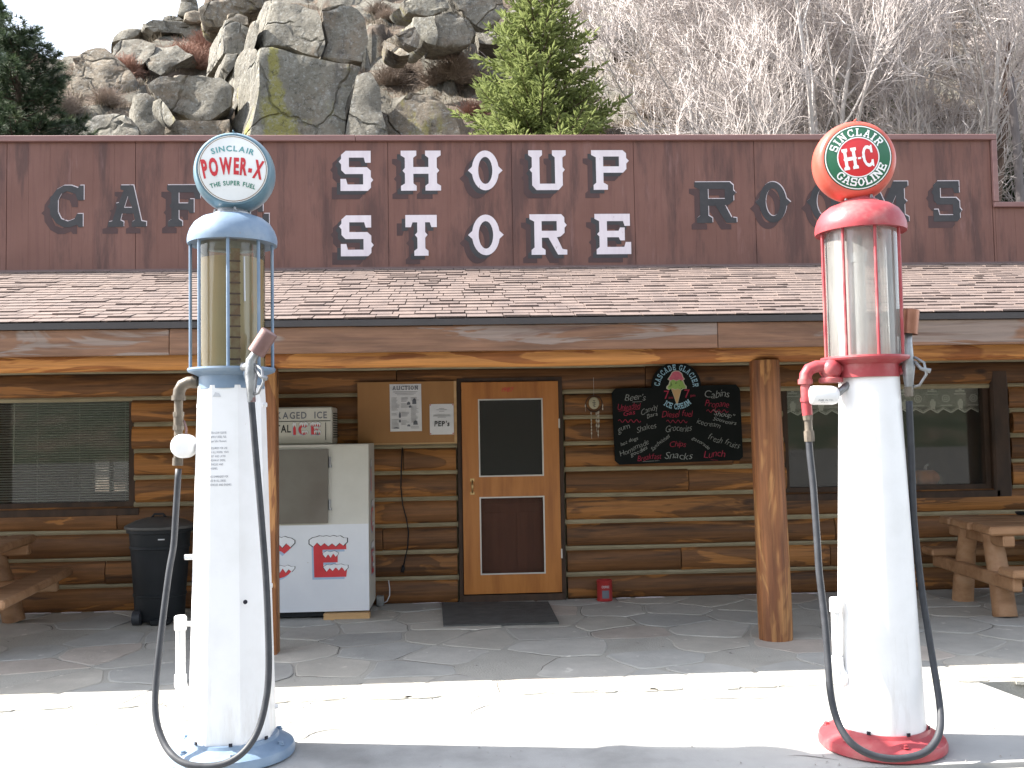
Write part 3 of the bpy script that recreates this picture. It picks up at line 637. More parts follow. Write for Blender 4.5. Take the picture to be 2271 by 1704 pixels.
# --- log wall
WL0, WL1, WR0, WR1, DX0, DX1 = -6.4, -3.15, 3.20, 5.32, -0.045, 1.0
WZ0, WZ1 = 0.985, 2.125
mb = MB(); yb0, yb1 = 0.075, 0.14
def wall_rect(x0, x1, z0, z1): mb.box(x0, x1, yb0, yb1, z0, z1)
wall_rect(BX0, WL0, 0, 3.2); wall_rect(WL0, WL1, 0, WZ0); wall_rect(WL0, WL1, WZ1, 3.2); wall_rect(WL1, DX0, 0, 3.2)
wall_rect(DX0, DX1, 2.16, 3.2); wall_rect(DX1, WR0, 0, 3.2); wall_rect(WR0, WR1, 0, WZ0); wall_rect(WR0, WR1, WZ1, 3.2); wall_rect(WR1, BX1, 0, 3.2)
log_wall = mb.build('log_wall', MT['chink'], bld)
ROW = 0.2555
def log(x0, x1, z, hh):
    """front half of a hewn log"""
    mb = MB(); nx = max(2, int((x1-x0)/0.22)); prof = [(-1, .050), (-.95, .004), (-.72, -.020), (0, -.030), (.72, -.020), (.95, .004), (1, .050)]
    vs = []; s = random.uniform(0, 99)
    for i in range(nx+1):
        x = x0+(x1-x0)*i/nx
        for p, d in prof:
            wob = 0.012*noise.noise(Vector((x*1.3+s, p, z))) ; wz = 0.009*noise.noise(Vector((x*0.9+s, p*0.4+5, z)))
            vs.append((x, d+wob, z+p*hh+wz))
    m = len(prof); fs = [(i*m+k, (i+1)*m+k, (i+1)*m+k+1, i*m+k+1) for i in range(nx) for k in range(m-1)]
    fs += [tuple(range(m)), tuple(nx*m+k for k in range(m))[::-1]]
    mb.faces(vs, fs); return mb.build('log', MT['log'], log_wall, smooth=True, ang=50)
rl = random.Random(5)
def run(x0, x1, z, hh):
    """fill a stretch of one course with logs butted end to end"""
    x = x0
    while x < x1-0.05:
        w = rl.uniform(1.1, 2.9); e = min(x+w, x1)
        if x1-e < 0.5: e = x1
        log(x+0.004, e-0.004, z, hh); x = e
for r in range(12):
    z = ROW*(r+0.5)-0.012; hh = 0.113
    jl, jr = rl.uniform(-.02, .02), rl.uniform(-.02, .02)
    if r in (4, 5, 6, 7): segs = [(BX0, WL0), (WL1+jl, DX0-.01), (DX1+.01, WR0+jl), (WR1+0.20+jr, BX1)]
    elif r < 4: segs = [(BX0, DX0-.01), (DX1+.01, BX1)]
    else: segs = [(BX0, BX1)]
    for a, b in segs: run(a, b, z, hh)
    zc = ROW*(r+1)-0.012
    if r in (3, 4, 5, 6): cs = [(BX0, WL0), (WL1, DX0), (DX1, WR0), (WR1+.2, BX1)]
    elif r < 8 : cs = [(BX0, DX0), (DX1, BX1)]
    else: cs = [(BX0, BX1)]
    for a, b in cs:
        mb = MB(); nx = max(2, int((b-a)/0.3)); vs = []
        for i in range(nx+1):
            x = a+(b-a)*i/nx; w = 0.006*noise.noise(Vector((x*2, zc, 3)))
            vs += [(x, 0.014, zc-.028+w), (x, -0.002, zc+.0+w), (x, 0.014, zc+.028+w)]
        mb.faces(vs, [(i*3+k, (i+1)*3+k, (i+1)*3+k+1, i*3+k+1) for i in range(nx) for k in (0, 1)])
        mb.build('chinking', MT['chink'], log_wall)
# pale caulk bits at the foot of the wall
for x0, x1 in ((1.48, 1.62), (1.66, 1.95), (2.75, 3.5), (-4.2, -3.9), (-3.8, -3.62), (-3.5, -3.2), (-3.02, -2.88), (5.0, 5.6), (-0.5, -0.1)):
    mb = MB(); mb.tube([(x0, -0.045, 0.008), ((x0+x1)/2, -0.05, 0.012), (x1, -0.045, 0.008)], 0.007, 6); mb.build('caulk', MT['letter_line'], log_wall)

# --- shell and rooms behind the wall
bw0, bw1 = at(209, 1092, 7.95), at(286, 1021, 7.95)  # unseen back-wall opening, added to imitate a bright reflection in the left pane
mb = MB(); mb.box(BX0, bw0.x, 7.9, 8.0, 0, 3.2); mb.box(bw1.x, BX1, 7.9, 8.0, 0, 3.2); mb.box(bw0.x, bw1.x, 7.9, 8.0, 0, bw0.z); mb.box(bw0.x, bw1.x, 7.9, 8.0, bw1.z, 3.2)
mb.box((bw0.x+bw1.x)/2-.03, (bw0.x+bw1.x)/2+.03, 7.92, 7.98, bw0.z, bw1.z); mb.box(BX0, BX0+0.1, 0.14, 7.9, 0, 3.2); mb.box(BX1-0.1, BX1, 0.14, 7.9, 0, 3.2)
mb.box(BX0, BX1, 0.14, 8.0, 3.2, 3.25); mb.box(BX0+.1, BX1-.1, 0.14, 7.9, -0.05, 0.0)
mb.box(-2.6, -2.5, 0.14, 7.9, 0, 3.2); mb.box(2.6, 2.7, 0.14, 7.9, 0, 3.2)
mb.build('room_shell', MT['interior'], bld)

# --- windows
def window(x0, x1, z0, z1, wood, mull=()):
    mb = MB(); d = 0.055
    mb.box(x0, x1, 0.03, 0.12, z1-d, z1); mb.box(x0, x1, 0.03, 0.12, z0, z0+d)
    mb.box(x0, x0+d, 0.03, 0.12, z0+d, z1-d); mb.box(x1-d, x1, 0.03, 0.12, z0+d, z1-d)
    for m in mull: mb.box(m-.03, m+.03, 0.04, 0.11, z0+d, z1-d)
    w = mb.build('window', wood, bld)
    mb = MB(); mb.box(x0+d-.005, x1-d+.005, 0.085, 0.091, z0+d-.005, z1-d+.005); mb.build('pane', MT['glass'], w)
    mb = MB(); mb.cbox(x0-.06, x1+.06, -0.03, 0.06, z0-.075, z0-.003, 0.008); mb.build('sill', MT['dark_wood'], w)
    return w
window(WL0, WL1, WZ0, WZ1, MT['dark_wood'])
window(WR0, WR1, WZ0, WZ1, MT['dark_wood'])
mb = MB(); mb.cbox(WR1+.004, WR1+.185, -0.03, 0.10, 0.90, 2.19, 0.02); mb.build('window_jamb', MT['dark_wood'], bld)

# --- door
mb = MB()
mb.box(-0.04, -0.004, -0.045, 0.12, 0.0, 2.175); mb.box(0.953, 0.99, -0.045, 0.12, 0.0, 2.175); mb.box(-0.004, 0.953, -0.045, 0.12, 2.14, 2.175)
mb.box(-0.004, 0.953, -0.06, 0.12, 0.0, 0.075)
door = mb.build('door', MT['dark_wood'], bld)
mb = MB(); X0, X1 = 0.003, 0.947; Z0, Z1 = 0.09, 2.132; y0, y1 = -0.085, -0.047
U0, U1, ZU0, ZU1, ZL0, ZL1 = 0.163, 0.793, 1.213, 1.968, 0.272, 1.02
mb.box(X0, U0, y0, y1, Z0, Z1); mb.box(U1, X1, y0, y1, Z0, Z1)
for a, b in ((Z0, ZL0), (ZL1, ZU0), (ZU1, Z1)): mb.box(U0, U1, y0+.003, y1, a, b)
mb.build('door_leaf', MT['door_wood'], door)
for a, b in ((ZL0, ZL1), (ZU0, ZU1)):
    mb = MB(); t = 0.013
    mb.box(U0, U1, y0-.004, y0+.010, b-t, b); mb.box(U0, U1, y0-.004, y0+.010, a, a+t); mb.box(U0, U0+t, y0-.004, y0+.010, a+t, b-t); mb.box(U1-t, U1, y0-.004, y0+.010, a+t, b-t)
    mb.build('screen_trim', MT['alu'], door)
    mb = MB(); mb.box(U0+.005, U1-.005, y0+.016, y0+.018, a+.004, b-.004); mb.build('screen', MT['screen'] if a > .9 else MT['screen_low'], door)
mb = MB(); mb.box(0.0, 0.95, 0.02, 0.06, 0.08, 0.95); 
mb.box(0.05, 0.42, 0.008, 0.018, 0.30, 0.86); mb.box(0.53, 0.90, 0.008, 0.018, 0.30, 0.86)
mb.box(0.0, 0.13, 0.02, 0.06, 0.96, 2.13); mb.box(0.82, 0.95, 0.02, 0.06, 0.96, 2.13); mb.box(0.13, 0.82, 0.02, 0.06, 2.0, 2.13); mb.box(0.13, 0.82, 0.02, 0.06, 0.951, 1.06)
mb.build('inner_door', MT['dark_door'], door)
mb = MB(); hx = 0.096
mb.box(hx-.02, hx+.02, y0-.006, y0-.001, 1.172, 1.20); mb.box(hx-.02, hx+.02, y0-.006, y0-.001, 1.045, 1.073)
mb.tube([(hx, y0-.004, 1.185), (hx, y0-.035, 1.165), (hx, y0-.046, 1.122), (hx, y0-.035, 1.08), (hx, y0-.004, 1.06)], [.006, .008, .012, .008, .006], 8)
mb.build('door_handle', MT['brass'], door, smooth=True, ang=40)
for z in (0.46, 1.72):
    mb = MB(); mb.box(0.944, 0.958, y0-.006, y0+.002, z-.045, z+.045); mb.build('hinge', MT['alu'], door)
mb = MB(); random.seed(3)
text_line(mb, "1987", 'n', 0.045, lambda x, y: Vector((0.45+x, y0-.0035, 2.035+y)), shear=.2); mb.build('painted_number', MT['ink_red'], door)

# --- porch roof
EY, EZ = -2.719, 2.447
SL = Vector((0, 0-EY-0.03, RZ-EZ)); SLEN = SL.length; SU = SL.normalized(); SN = Vector((0, -SU.z, SU.y))
def roofpt(x, s, h): return Vector((x, EY, EZ))+SU*s+SN*h
mb = MB()
vs = [roofpt(x, s, h) for x in (BX0, BX1) for s in (0, SLEN) for h in (-0.03, -0.004)]
mb.faces(vs, [(0,1,3,2),(4,6,7,5),(0,4,5,1),(2,3,7,6),(0,2,6,4),(1,5,7,3)])
porch_roof = mb.build('porch_roof', MT['dark_wood'], bld)
tilt = math.asin(SU.z)
sh_mesh = {}
def shingle_mesh(w, t):
    k = (round(w, 2), round(t, 3))
    if k not in sh_mesh:
        m2 = MB(); L_ = 0.20; g = 0.0035
        a = [(-w/2+g, 0, 0.0), (w/2-g, 0, 0.0), (w/2-g, L_, 0.0), (-w/2+g, L_, 0.0), (-w/2+g, 0, t), (w/2-g, 0, t), (w/2-g, L_, 0.0025), (-w/2+g, L_, 0.0025)]
        m2.faces(a, [(3,2,1,0),(4,5,6,7),(0,1,5,4),(1,2,6,5),(3,0,4,7)])
        me = bpy.data.meshes.new('shingle'); me.from_pydata(m2.v, [], m2.f); me.materials.append(MT['shingle']); me.update(); sh_mesh[k] = me
    return sh_mesh[k]
rs = random.Random(12); cnt = 0; rest = MB(); EXPO = 0.1405
for row in range(20):
    x = BX0+rs.uniform(-.1, 0); base = 0.005 + 0.0
    while x < BX1:
        w = rs.choice([.10, .13, .16, .19, .22, .26]); t = rs.choice([.005, .005, .006, .006, .010, .014])
        c = x+w/2; loc = roofpt(c, row*EXPO-0.02+rs.uniform(-.002, .002), 0.0115)
        vis = -4.3 < c < 5.0
        if vis and cnt < 296 and row < 8:
            inst('shingle', shingle_mesh(w, t), porch_roof, loc, (tilt-0.028, 0, 0)); cnt += 1
        else:
            me = shingle_mesh(w, t); R3 = Matrix.Rotation(tilt-0.028, 4, 'X')
            rest.faces([loc+R3 @ v.co for v in me.vertices], [tuple(p.vertices) for p in me.polygons])
        x += w
tag(rest.build('shingles', MT['shingle'], porch_roof), kind='stuff')
mb = MB(); mb.box(BX0, BX1, EY-0.030, EY-0.008, EZ-0.048, EZ-0.004); mb.build('drip_edge', M('drip_edge', (0.05, 0.045, 0.045), 0.5, bstr=0.02), porch_roof)
# fascia boards
for a, b in ((BX0, -2.022), (-2.018, 1.838), (1.842, BX1)):
    mb = MB(); mb.cbox(a, b, EY-0.006, EY+0.034, EZ-0.232, EZ-0.05, 0.004); mb.build('fascia_board', MT['fascia'], porch_roof)
for i in range(28):                                       # rafters under the roof
    x = BX0+0.3+i*0.6
    mb = MB(); vs = [roofpt(x+dx, s, h) for dx in (-.045, .045) for s in (0.12, SLEN-.02) for h in (-0.17, -0.031)]
    mb.faces(vs, [(0,1,3,2),(4,6,7,5),(0,4,5,1),(2,3,7,6),(0,2,6,4),(1,5,7,3)]); mb.build('rafter', MT['dark_wood'], porch_roof)
# log beam on the posts
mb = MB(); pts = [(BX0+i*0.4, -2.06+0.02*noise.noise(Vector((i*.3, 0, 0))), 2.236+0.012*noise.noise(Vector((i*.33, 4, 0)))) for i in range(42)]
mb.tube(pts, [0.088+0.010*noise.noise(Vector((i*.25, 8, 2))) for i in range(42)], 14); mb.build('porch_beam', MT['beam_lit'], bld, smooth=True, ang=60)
# posts
def post(x, y, r0, r1, square=False, sd=0):
    mb = MB(); n = 16
    if square: mb.cbox(x-r0, x+r0, y-r0, y+r0, 0.0, 2.16, 0.008)
    else:
        prof = []; seg = 18; vs = []; fs = []
        for i in range(n+1):
            z = 2.165*i/n; r = r0+(r1-r0)*i/n
            if i == 0: r *= 0.97
            for k in range(seg):
                w = 2*pi*k/seg; q = r*(1+0.035*noise.noise(Vector((cos(w)*1.4+sd, sin(w)*1.4, z*1.6))))
                vs.append((x+q*cos(w)-0.012*(z), y+q*sin(w), z))
        fs = [(i*seg+k, i*seg+(k+1) % seg, (i+1)*seg+(k+1) % seg, (i+1)*seg+k) for i in range(n) for k in range(seg)]
        fs.append(tuple(n*seg+k for k in range(seg))); mb.faces(vs, fs)
    return mb.build('porch_post', MT['post'], bld, smooth=not square, ang=50)
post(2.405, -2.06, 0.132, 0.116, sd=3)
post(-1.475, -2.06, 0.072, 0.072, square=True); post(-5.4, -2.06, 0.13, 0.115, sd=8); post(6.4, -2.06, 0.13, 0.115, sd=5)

# --- false front
mb = MB(); mb.box(BX0, PX1, -0.028, 0.10, 3.10, PTOP-.05); mb.box(PX1, BX1, -0.028, 0.10, 3.10, 3.83)
parapet = mb.build('false_front', MT['siding'], bld)
x = -8.0
while x < BX1:                                            # grooved sheets, 1.22 m wide
    x1 = min(x+1.216, BX1); cuts = [(x+.0008, x1-.0008, 3.84 if x >= PX1-.02 else PTOP-.048)]
    if x < PX1 < x1: cuts = [(x+.002, PX1-.001, PTOP-.048), (PX1+.001, x1-.002, 3.83)]
    for a, b, zt in cuts:
        mb = MB(); g = 0.0016; s = 0.2032; q = a
        while q < b-0.01:
            e = min(q+s, b); mb.box(q+g/2, e-g/2, -0.040, -0.0385, RZ-.045, zt); q = e
        mb.box(a, b, -0.0384, -0.0285, RZ-.045, zt); mb.build('siding_panel', MT['siding'], parapet)
    x += 1.2192
def coping(x0, x1, z0, z1, y0=-0.075):
    mb = MB(); mb.cbox(x0, x1, y0, 0.14, z0, z1, 0.005); mb.build('coping', MT['board_trim'], parapet)
coping(BX0, -1.0, PTOP-.052, PTOP+.006); coping(-0.996, PX1+.03, PTOP-.052, PTOP+.004)
mb = MB(); mb.cbox(PX1-.022, PX1+.03, -0.075, 0.14, 3.887, PTOP-.055, 0.005); mb.build('coping', MT['board_trim'], parapet)
coping(PX1-.022, BX1, 3.832, 3.884)
mb = MB(); mb.box(BX0, BX1, -0.052, -0.041, RZ-.03, RZ+.022); mb.build('flashing', M('flashing', (0.15, 0.095, 0.09), 0.5, bstr=0.02), parapet)

def big_letter(ch, x0, z0, x1, z1, style):
    w, vs, fs = SLABG[ch]; W_, H_ = x1-x0, z1-z0
    mb = MB(); y = -0.0405
    def put(mi, dx, dz, k, grow=0.0):
        mb.mat(mi)
        gx = [v.x for v in vs]; gl, gr = min(gx), max(gx)
        mb.faces([(x0+dx-grow*W_/2+(v.x-gl)/(gr-gl)*W_*(1+grow), y-0.0012*k, z0+dz-grow*H_/2+v.y*H_*(1+grow)) for v in vs], fs)
    if style == 'white':
        put(0, -0.085, -0.082, 1); put(1, -0.036, -0.036, 2); put(2, 0, 0, 3); mats = [MT['letter_shade'], MT['letter_dark'], MT['letter_white']]
    else:
        put(0, -0.055, -0.065, 1); put(1, 0.008, 0.008, 2); put(2, 0, 0, 3); mats = [MT['letter_shade'], MT['letter_line'], MT['letter_dark']]
    mb.build('letter', mats, parapet)
for ch, x0, x1 in (('S', -1.165, -0.83), ('H', -0.559, -0.166), ('O', 0.10, 0.444), ('U', 0.70, 1.074), ('P', 1.327, 1.705)): big_letter(ch, x0, 4.032, x1, 4.431, 'white')
for ch, x0, x1 in (('S', -1.167, -0.832), ('T', -0.521, -0.213), ('O', 0.092, 0.444), ('R', 0.701, 1.07), ('E', 1.347, 1.708)): big_letter(ch, x0, 3.386, x1, 3.790, 'white')
for ch, x0, x1 in (('C', -3.961, -3.615), ('A', -3.382, -3.021), ('F', -2.822, -2.505), ('E', -2.19, -1.845)): big_letter(ch, x0, 3.690, x1, 4.098, 'dark')
for ch, x0, x1 in (('R', 2.357, 2.776), ('O', 2.969, 3.329), ('O', 3.49, 3.85), ('M', 4.04, 4.537), ('S', 4.778, 5.088)): big_letter(ch, x0, 3.692, x1, 4.105, 'dark')

# ================================================================== PUMPS
def Tr(x, y, z): return Matrix.Translation(Vector((x, y, z)))
def bolt(parent, p, m, r=0.013):
    mb = MB(); mb.lathe([(r*1.5, 0), (r*1.5, .004), (r, .005), (r, .016), (r*.5, .018)], Tr(*p), 6); mb.build('bolt', m, parent)
def hose(parent, pts, r, m):
    """smooth hose through points (Catmull-Rom)"""
    P = [Vector(p) for p in pts]; P = [P[0]*2-P[1]]+P+[P[-1]*2-P[-2]]; out = []
    for i in range(1, len(P)-2):
        for k in range(5):
            t = k/5; a, b, c, d = P[i-1:i+3]
            out.append(0.5*((2*b)+(c-a)*t+(2*a-5*b+4*c-d)*t*t+(3*b-a-3*c+d)*t**3))
    out.append(P[-2]); mb = MB(); mb.tube(out, r, 10); return mb.build('hose', m, parent, smooth=True)

def globe(root, c, yaw, body_m, kind):
    """round glass globe with a printed face on each side; local y is the globe's axis"""
    Rm = Tr(*c) @ Matrix.Rotation(yaw, 4, 'Z') @ Matrix.Rotation(radians(90), 4, 'X')   # lathe axis -> -y
    K = 0.96 if kind == 'hc' else 1.0
    prof = [(.178*K, .098), (.186*K, .096), (.194, .082), (.203, .058), (.2085, .03), (.210, 0), (.2085, -.03), (.203, -.058), (.194, -.082), (.186, -.096), (.178, -.098)]
    mb = MB(); mb.lathe(prof, Rm, 56, caps=False)
    g = mb.build('globe', body_m, root, smooth=True, ang=40)
    mb = MB(); mb.tube([Vector(c)+Vector((0, 0, .2095)) + Matrix.Rotation(yaw, 3, 'Z') @ Vector((0, t, -0.0006*(t/.03)**2)) for t in (-.09, -.05, 0, .05, .09)], .004, 6); mb.build('seam', body_m, g, smooth=True)
    for side in (1, -1):
        Fm = Rm @ Matrix.Rotation(0 if side > 0 else pi, 4, 'Y'); R0 = .176*K
        sag = lambda x, y: 0.099+0.010*(1-(x*x+y*y)/(R0*R0))
        mp = lambda e: (lambda x, y: Fm @ Vector((x, y, sag(x, y)+e)))
        def disc(r0, r1, e, mi, m_, seg=48, rings=4):
            vs = []; fs = []
            for i in range(rings+1):
                r = max(r0+(r1-r0)*i/rings, 1e-4)
                for k in range(seg): vs.append(mp(e)(r*cos(2*pi*k/seg), r*sin(2*pi*k/seg)))
            for i in range(rings):
                for k in range(seg): fs.append((i*seg+k, i*seg+(k+1) % seg, (i+1)*seg+(k+1) % seg, (i+1)*seg+k))
            m_.mat(mi); m_.faces(vs, fs)
        f = MB()
        if kind == 'px':
            disc(0, R0, 0, 0, f, rings=8); disc(R0*.955, R0*.975, .0012, 1, f, rings=1)
            face = f.build('globe_face', [MT['face_white'], MT['rust']], g, smooth=True)
            t = MB()
            t.mat(0); text_arc(t, "SINCLAIR", 'b', 0.030, 0.29, pi/2, lambda x, y: mp(.002)(x, y-0.199), gap=.22, width=.212)
            # arched condensed headline, letters stay tall
            hd = lambda x, y: mp(.002)(x*(1+.0*y), y-0.030-1.55*x*x)
            t.mat(1); lay, W = layout("POWER-X", 'x', 0.10); wid = 0.292; k = wid/W
            for i, (x, w, vs, fs) in enumerate(lay):
                if vs:
                    xm = (x+w/2-W/2)*k; rot = -xm*1.5
                    cs, sn = cos(rot), sin(rot); hh = 0.082+0.014*abs(xm)/.15
                    vv = []
                    for v in vs:
                        lx, ly = (v.x-w/2)*k, v.y*hh; vv.append(mp(.002)(xm+lx*cs-ly*sn, -0.027-1.25*xm*xm+lx*sn+ly*cs))
                    t.faces(vv, fs)
            t.mat(2); text_arc(t, "THE SUPER FUEL", 'b', 0.0235, 0.34, pi/2, lambda x, y: mp(.002)(x, y-0.428), gap=.16, width=.225)
            t.build('globe_lettering', [MT['ink_teal'], MT['ink_red'], MT['ink_green']], g)
        else:
            disc(0, R0, 0, 0, f, rings=8); disc(R0*.955, R0*.985, .0012, 1, f, rings=1); disc(0, R0*.60, .0012, 2, f, rings=5); disc(R0*.595, R0*.63, .0022, 1, f, rings=1)
            face = f.build('globe_face', [MT['face_green'], MT['face_white'], MT['face_red']], g, smooth=True)
            t = MB(); tilt_ = radians(7)
            m2 = mp(.003)
            text_arc(t, "SINCLAIR", 'slab', 0.042, 0.110, pi/2+radians(6), m2, gap=.13, width=.262)
            text_arc(t, "GASOLINE", 'slab', 0.042, 0.151, 3*pi/2+radians(10), m2, gap=.16, width=.325, inside=True)
            r2 = lambda x, y: m2(x*cos(tilt_)-y*sin(tilt_), x*sin(tilt_)+y*cos(tilt_))
            for ch, xo, ww, hh in (('H', -.079, .073, .112), ('C', .016, .058, .112)):
                w, vs, fs = SLABG[ch]; t.faces([r2(xo+v.x/w*ww, -hh/2-.003+v.y*hh) for v in vs], fs)
            t.faces([r2(x, y) for x, y in ((-.004, -.012), (.012, -.012), (.012, -.002), (-.004, -.002))], [(0, 1, 2, 3)])
            t.build('globe_lettering', [MT['face_white']], g)
    return g

def lug(parent, p, m, d=(-1, 0, 0), L=0.05):
    mb = MB(); p = Vector(p); d = Vector(d); mb.tube([p, p+d*L], .014, 8); mb.tube([p+d*L*.8+Vector((0, -.016, 0)), p+d*L*.8+Vector((0, .016, 0))], .010, 8)
    mb.build('lug', m, parent)

def vent_pipe(parent, x, y, z0, z1, xc, m):
    mb = MB(); mb.tube([(x, y, z0), (x, y, z1)], .024, 12); 
    mb.lathe([(.027, z1-.012), (.032, z1-.008), (.032, z1+.055), (.026, z1+.063)], Tr(x, y, 0), 8)
    mb.tube([(x, y, z0+.05), (x, y, z0), (x+.012, y, z0-.03), (x+.04, y, z0-.05), (xc, y, z0-.055)], [.03, .031, .031, .031, .029], 12)
    mb.tube([(xc-.02, y, z0-.055), (xc+.004, y, z0-.055)], .042, 12)
    mb.build('vent_pipe', m, parent, smooth=True, ang=40)

def nozzle(parent, p, d, m, cap_m, up, cap_len=0.11, cap_r=0.042, lean=Vector((0, 0, 0))):
    """fuel nozzle hung in its holder: body at p, spout along d into an open can"""
    p = Vector(p); d = Vector(d).normalized(); 
    side = Vector((0.75, -0.5, 0)).normalized()
    mb = MB()
    mb.tube([p+Vector((0, 0, -.16)), p+Vector((0, 0, -.10)), p+Vector((0, 0, -.02)), p+Vector((0, 0, .05)), p+Vector((0, 0, .05))+d*.06], [.019, .023, .033, .027, .018], 10)
    mb.tube([p+Vector((0, 0, .02))-side*.055, p+Vector((0, 0, .02))+side*.012], [.024, .028], 8)
    body = mb.build('nozzle', m, parent, smooth=True, ang=50)
    mb = MB(); mb.tube([p+Vector((0, 0, .03))+side*.03, p+side*.075+Vector((0, 0, -.0)), p+side*.085+Vector((0, 0, -.06)), p+side*.05+Vector((0, 0, -.115)), p+Vector((0, 0, -.125))], .007, 6)
    mb.tube([p+side*.03+Vector((0, 0, .01)), p+side*.06+Vector((0, 0, -.03)), p+side*.105+Vector((0, 0, -.045))], [.008, .009, .013], 6)
    mb.build('trigger_guard', m, body, smooth=True)
    a = p+Vector((0, 0, .05))+d*.045+lean
    M_ = Matrix.Translation(a) @ d.to_track_quat('Z', 'Y').to_matrix().to_4x4()
    mb = MB(); mb.tube([p+Vector((0, 0, .03)), p+Vector((0, 0, .06))+d*.02, a+d*(cap_len*.5)], [.022, .019, .015], 10); mb.build('spout', m, body, smooth=True)
    mb = MB(); mb.lathe([(cap_r-.004, 0.002), (cap_r, 0), (cap_r, cap_len), (cap_r-.006, cap_len+.004)], M_, 20, caps=False)
    mb.lathe([(cap_r-.006, cap_len+.004), (.001, cap_len+.004)], M_, 20, caps=False); mb.lathe([(cap_r-.004, .002), (cap_r-.004, cap_len-.004)], M_, 20, caps=False)
    mb.build('nozzle_can', cap_m, body, smooth=True, ang=40)

def pump(name, label, x, y, octo, m, globe_m, kind):
    root = thing(name, label, 'fuel pump', (x, y, 0), 'antique visible fuel pumps in front of the store')
    ph = pi/8 if octo else 0; seg = 8 if octo else 40; kf = 1/cos(pi/8) if octo else 1.0
    sx = 0.006 if octo else 0.0                        # slight lean of the old columns
    # base
    mb = MB(); mb.lathe([(.300, 0), (.312, .008), (.314, .030), (.306, .052), (.285, .066), (.255, .076), (.232, .090), (.226, .108)], Tr(x, y, 0.002), 48)
    base = mb.build('base', m, root, smooth=True, ang=35)
    for k in range(6):
        a = radians(-90+60*k+ (12 if octo else 0)); bolt(base, (x+.272*cos(a), y+.272*sin(a), .071), m)
    for k in range(3):
        a = radians(-128+48*k); mb = MB(); mb.box(-.009, .009, -.003, .003, -.008, .008, Tr(x+.228*cos(a), y+.228*sin(a), .118) @ Matrix.Rotation(a+pi/2, 4, 'Z')); mb.build('slot', MT['dark_hole'], base)
    # column
    if octo: prof = [(.205*kf, .105), (.163*kf, 1.80), (.158*kf, 1.90)]
    else: prof = [(.215, .105), (.214, .14), (.153, 1.80), (.150, 1.90)]
    mb = MB(); mb.lathe(prof, Tr(x, y, 0), seg, ph, caps=False); colm = mb.build('column', MT['white_paint'], root, smooth=True, ang=30 if octo else 60)
    if not octo: x -= .017                                # the upper part of the red pump sits slightly off its foot
    # collar
    z = 1.895; mb = MB(); mb.lathe([(.150, z-.012), (.166, z-.01), (.166, z+.055), (.185, z+.065), (.219, z+.078), (.224, z+.088), (.222, z+.098), (.165, z+.100), (.150, z+.100)], Tr(x, y, 0), 44)
    mb.build('collar', m, root, smooth=True, ang=35)
    # glass cylinder and what is inside
    zt = 2.665; GR = .172 if octo else .183; RR = .208 if octo else .202
    mb = MB(); mb.lathe([(GR, z+.098), (GR, zt)], Tr(x, y, 0), 44, caps=False); gl = mb.build('glass_cylinder', MT['glass_olive'] if octo else MT['glass_clear'], root, smooth=True)
    if octo:
        mb = MB(); mb.lathe([(GR-.007, z+.102), (GR-.007, 2.565)], Tr(x, y, 0), 36); mb.build('fuel', MT['liquid'], gl, smooth=True, ang=50)
        mb = MB(); mb.box(-.022, .022, -.003, .003, z+.11, 2.60, Tr(x+.055, y-.1565, 0) @ Matrix.Rotation(radians(16), 4, 'Z')); mb.build('gauge_strip', MT['rust'], gl)
        for k in range(10):
            mb = MB(); mb.box(-.034, .026, -.003, .003, -.004, .004, Tr(x+.055, y-.160, 2.03+.056*k) @ Matrix.Rotation(radians(16), 4, 'Z')); mb.build('gauge_mark', MT['dark_wood'], gl)
        mb = MB(); mb.tube([(x+.098, y-.1385, 2.33), (x+.096, y-.1385, 2.56)], .005, 6); mb.build('sight_tube', MT['ink_pale'], gl)
    else:
        mb = MB(); mb.tube([(x-.02, y-.01, z+.1), (x-.02, y-.01, 2.50)], .030, 14); mb.tube([(x-.02, y-.01, 2.49), (x-.02, y-.01, 2.54)], .042, 14); mb.build('inner_pipe', MT['grey_metal'], gl, smooth=True, ang=40)
        mb = MB(); mb.box(-.010, .010, -.002, .002, z+.11, 2.63, Tr(x+.055, y-.06, 0)); mb.build('gauge_strip', MT['ink_pale'], gl)
        for k in range(10):
            mb = MB(); mb.box(-.014, .014, -.003, .003, -.003, .003, Tr(x+.055, y-.064, 2.04+.056*k)); mb.build('gauge_mark', MT['ink_green'], gl)
        mb = MB(); mb.tube([(x+.02, y+.06, z+.1), (x+.02, y+.06, 2.64)], .012, 8); mb.build('overflow_pipe', MT['grey_metal'], gl, smooth=True)
    n = 8
    for k in range(n):
        a = 2*pi*k/n+radians(-90+ (8 if octo else -3)); rx, ry = x+RR*cos(a), y+RR*sin(a)
        mb = MB(); mb.tube([(rx, ry, z+.09), (rx, ry, zt)], .0085, 8); mb.build('guard_rod', m, root, smooth=True, ang=60)
    # dome cap
    mb = MB(); mb.lathe([(.212, 2.648), (.229, 2.645), (.231, 2.668), (.228, 2.69), (.217, 2.722), (.195, 2.757), (.160, 2.784), (.115, 2.800), (.075, 2.806)], Tr(x+sx, y, 0), 48)
    mb.lathe([(.150, 2.650), (.212, 2.648)], Tr(x+sx, y, 0), 48, caps=False)
    dome = mb.build('dome_cap', m, root, smooth=True, ang=50)
    mb = MB(); mb.lathe([(.098, 2.800), (.098, 2.812), (.082, 2.818), (.074, 2.838), (.060, 2.84)], Tr(x+sx, y, 0), 24); neck = mb.build('globe_collar', MT['grey_metal'] if octo else m, root, smooth=True, ang=35)
    for k in range(4):
        a = radians(-70+90*k); bolt(neck, (x+sx+.088*cos(a), y+.088*sin(a), 2.815), MT['grey_metal'], .007)
    return root, colm

